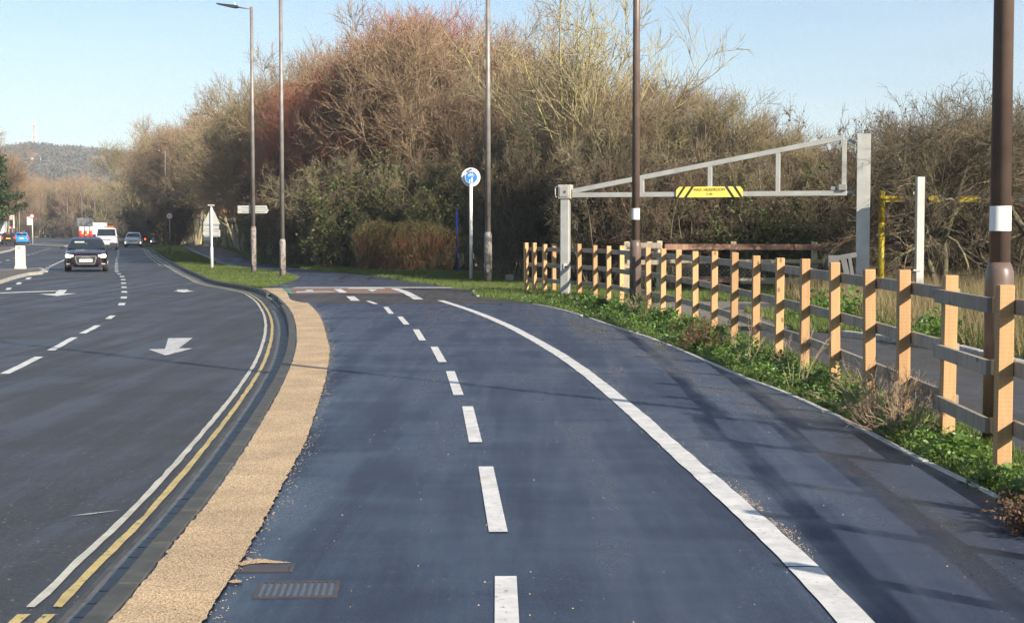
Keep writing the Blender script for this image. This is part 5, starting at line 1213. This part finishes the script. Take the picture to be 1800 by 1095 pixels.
while Yw < 35.5:
    for side in (0.25, 0.62):
        if rr_.random() < (.82 if side < .5 else .9):
            X0, X1 = float(E(Yw)) + .10, float(FEN(Yw)) + .15; k = rr_.choice([0, 0, 1, 2]); o = weeds[k] if first[k] else copy_tree(weeds[k]); first[k] = False
            s = rr_.uniform(.52, .92) * (.7 if side < .5 else 1.0) * (1.0 if Yw < 20 else 1.15); o.location = (X0 + (X1 - X0) * (side + rr_.uniform(-.14, .14)), Yw + rr_.uniform(-.15, .15), -.03); o.scale = (s, s, s * rr_.uniform(.8, 1.15)); o.rotation_euler = (0, 0, rr_.uniform(0, 6.28)); o.name = 'leafy_weed'
            near = ['near the right edge', 'beside its middle', 'towards its far end'][0 if Yw < 13 else 1 if Yw < 23 else 2]
            tag(o, f'leafy green weed at the foot of the timber fence {near}', 'weed', f'weeds at the fence foot {near}')
    Yw += .30 + .010 * Yw
# extra weeds round the barrier post and car park grass edge
for px, Y in ((1440, 27.5), (1462, 28.3), (1480, 29.0), (1450, 29.4), (1425, 28.2), (1500, 27.8), (1520, 28.6), (1630, 21.5), (1660, 21.8), (1640, 22.5)):
    o = copy_tree(weeds[2]); o.location = (pxX(px, Y), Y, -.03); s = rr_.uniform(1.2, 1.7); o.scale = (s, s, s); o.rotation_euler = (0, 0, rr_.uniform(0, 6.28)); o.name = 'leafy_weed'
    tag(o, 'dark leafy weed in the grass by the tall barrier post', 'weed', 'weeds by the barrier post')

def dead_bush(X, Y, H, seed, label, nst=46, lean=55, leaves=0, mat=None, n1=5, n2=4):
    rng = np.random.default_rng(seed); an = rng.uniform(0, 2*np.pi, nst); le = np.radians(rng.uniform(5, lean, nst)); st = np.stack([np.cos(an)*.06, np.sin(an)*.06, np.full(nst, -.03)], 1)
    d = np.stack([np.cos(an)*np.sin(le), np.sin(an)*np.sin(le), np.cos(le)], 1); P0, R0 = grow(st, d, H * rng.uniform(.7, 1.2, nst), 6, -.02, .09, rng, np.full(nst, .0035), np.full(nst, .0018))
    P1, R1 = children(P0, R0, n1, .3, 1, 20, 45, H * .3, 4, .04, .1, rng, .7, .6, .3, .0016); P2, R2 = children(P1, R1, n2, .3, 1, 20, 50, H * .12, 3, .05, .1, rng, .7, .6, .2, .0014)
    root = empty('dead_weed', (X, Y, 0)); tag(root, label, 'dead weed'); V, Q = merge([tubes(P0, R0, 4, rng), tubes(P1, R1, 3, rng), tubes(P2, R2, 3, rng)]); np_obj('stalks', V, Q, mat or M_deadstem, root)
    if leaves: V, Q = leaf_quads(P2[:, -1][rng.integers(0, len(P2), leaves)] + rng.normal(0, .02, (leaves, 3)), .014, rng); np_obj('dead_leaves', V, Q, M_deadleaf, root)
    return root
bX, bY = 3.02, 12.0
dead_bush(pxX(1545, 12.4), 12.4, .54, 61, 'large fan of dry straw coloured dead stalks against the fence', 60)
dead_bush(pxX(1590, 11.8), 11.8, .5, 62, 'smaller dry dead stalks leaning right beside the large dead weed', 34)
dead_bush(pxX(1236, 20.6), 20.6, .42, 63, 'brown dead weed clump low at the middle of the fence', 40, 60, 900, M_deadleaf)
dead_bush(pxX(1400, 15.6), 15.6, .6, 64, 'thin pale dead stalks rising between two fence posts', 9, 35)
dead_bush(pxX(1310, 18.2), 18.2, .55, 65, 'sparse dry stalks at the fence beside the brown clump', 9, 35)
dead_bush(pxX(1128, 28.5), 28.5, .5, 66, 'dry bramble stalks at the foot of the banded lamp column', 14, 45)
for k, (X, Y) in enumerate(((3.02, 8.35), (2.88, 8.05), (3.1, 7.8))): dead_bush(X, Y, .26, 67 + k, ['dark brown dead clump at the right edge of the path', 'low dark brown dead clump spilling onto the path edge', 'nearest dark brown dead clump at the right edge'][k], 50, 75, 1500, M_deadleaf)

# ------------------------------------------------------------------ far hill with woods, houses and mast
def hill_h(X, Y):
    px = CX + X / np.maximum(Y, 1) * F; prof = np.interp(px, [-700, -200, -40, 0, 30, 70, 110, 160, 210, 260, 400, 800, 1200], [40, 62, 68, 66.5, 70, 71, 69.5, 68, 66, 62, 52, 40, 30])
    t = np.clip((Y - 650) / 850, 0, 1); return -1.0 + prof * (t * t * (3 - 2 * t)) * np.where(Y > 1500, 1 - (Y - 1500) / 1200, 1) + 1.5 * np.sin(X * .021 + Y * .013) * t
gx_ = np.linspace(-1250, 600, 75); gy_2 = np.linspace(640, 1760, 60); XX, YY = np.meshgrid(gx_, gy_2); ZZ = hill_h(XX, YY); V = np.stack([XX, YY, ZZ], -1).reshape(-1, 3)
i, j = np.meshgrid(np.arange(59), np.arange(74), indexing='ij'); b = (i * 75 + j).ravel(); np_obj('hill', V, np.stack([b, b + 1, b + 76, b + 75], 1), MAT('hill_scrub', (.09, .085, .045), .95, .3, .02, c2=(.075, .09, .04)), None, True)['kind'] = 'structure'
def far_wood():
    rng = np.random.default_rng(91); n = 3600; Y = rng.uniform(760, 1540, n) ; px = rng.uniform(-60, 330, n); X = (px - CX) / F * Y; Z = hill_h(X, Y); m = 64
    H = rng.uniform(9, 15, n); W = H * rng.uniform(.32, .5, n); con = rng.uniform(0, 1, n) < .16; W[con] *= .6
    u = unit(rng.normal(0, 1, (n, m, 3))) * (rng.uniform(.35, 1, (n, m, 1)) ** .5); u[..., 2] = u[..., 2] * .5 + .5
    taper = np.where(con[:, None], 1 - u[..., 2] * .85, 1.0); C = np.stack([X[:, None] + u[..., 0] * W[:, None] * taper, Y[:, None] + u[..., 1] * W[:, None] * taper, Z[:, None] + H[:, None] * (.12 + .9 * u[..., 2])], -1)
    V, Q = leaf_quads(C.reshape(-1, 3), .95, rng, 1.0)
    tone = np.array([(.17, .125, .085), (.13, .115, .075), (.20, .16, .10), (.10, .11, .055)])[rng.integers(0, 4, n)]; tone[con] = (.035, .055, .03); tone *= rng.uniform(.5, .95, (n, 1))
    colr = np.concatenate([np.repeat(tone, m * 4, 0), np.ones((n * m * 4, 1))], 1)
    mt, nn, ll, p = nt('far_wood'); at = nn.new('ShaderNodeVertexColor'); at.layer_name = 'tone'; ll.new(at.outputs['Color'], p.inputs['Base Color']); p.inputs['Roughness'].default_value = .95
    tag(np_obj('far_wood', V, Q, mt, None, False, colr), 'hazy wooded hillside on the horizon', 'wood', kind='stuff')
far_wood()
mY = 1480.0; mX = (64.5 - CX) / F * mY; mz = float(hill_h(np.array(mX), np.array(mY)))
ma = empty('radio_mast', (mX, mY, mz)); tag(ma, 'pale lattice radio mast standing on the hilltop', 'mast')
mh = 1.6 + (HOR - 211) / F * mY - mz; M_mast = MAT('mast_steel', (.62, .60, .58), .6, .1, .1)
def mw(z): return 1.9 - .9 * z / mh
for sx in (-1, 1):
    for sy in (-1, 1): MB().bar((sx*mw(0), sy*mw(0), -2), (sx*mw(mh), sy*mw(mh), mh - 3), .42, .42).build('mast_leg', M_mast, ma)
br = MB(); nb = 14
for k in range(nb):
    z0, z1 = k * (mh - 3) / nb, (k + 1) * (mh - 3) / nb
    for s in (-1, 1):
        br.bar((-mw(z0), s*mw(z0), z0), (mw(z1), s*mw(z1), z1), .25, .25); br.bar((mw(z0), s*mw(z0), z0), (-mw(z1), s*mw(z1), z1), .25, .25); br.bar((s*mw(z0), -mw(z0), z0), (s*mw(z1), mw(z1), z1), .25, .25)
br.build('bracing', M_mast, ma)
for z in (.30, .42, .60, .86): MB().tube([(0, 0, mh*z - 1.2), (0, 0, mh*z + 1.2)], 1.5, 10).build('antenna_drum', M_mast, ma)
MB().tube([(0, 0, mh - 4), (0, 0, mh)], .18, 8).build('aerial', M_mast, ma)
M_housewall = MAT('house_render', (.62, .56, .42), .8, .1, .2); M_houseroof = MAT('house_roof', (.22, .15, .12), .8, .2, .3)
for px, Y, w_, h_, lab in ((66, 1150, 5.5, 7, 'cream house among the trees on the hillside below the mast'), (178, 1180, 11, 5, 'pale low house on the hillside right of the mast'), (229, 1440, 8, 5, 'white house on the ridge at the right end of the hill')):
    X = (px - CX) / F * Y; z = float(hill_h(np.array(X), np.array(Y))) + 4.5; r = empty('house', (X, Y, z)); tag(r, lab, 'house', 'houses on the hill')
    MB().box((0, 0, h_/2 - 4), (w_, 8, h_ + 8)).build('wall', M_housewall, r); MB().prism([(-w_/2 - .5, h_), (w_/2 + .5, h_), (w_/2 - 2, h_ + 3), (-w_/2 + 2, h_ + 3)], -4.5, 4.5).build('roof', M_houseroof, r)
    for k in (-1, 0, 1): MB().box((k * w_ * .3, -4.05, h_ * .6), (1.4, .15, 1.6)).build('window', M_glass, r)

# ------------------------------------------------------------------ haze: the air between here and the hill
hz = MB().box((-375, 850, 60.0), (2250, 1900, 123.0)).build('haze', M_black, None); hz['kind'] = 'stuff'
tag(hz, 'thin blue winter haze filling the distance', 'haze')
hm = bpy.data.materials.new('haze'); hm.use_nodes = True; hn = hm.node_tree.nodes; hn.clear()
pv = hn.new('ShaderNodeVolumePrincipled'); pv.inputs['Color'].default_value = (.80, .88, 1.0, 1); pv.inputs['Density'].default_value = 0.0003; pv.inputs['Anisotropy'].default_value = 0.0
ho_ = hn.new('ShaderNodeOutputMaterial'); hm.node_tree.links.new(pv.outputs['Volume'], ho_.inputs['Volume'])
hz.data.materials.clear(); hz.data.materials.append(hm); hz.display_type = 'WIRE'
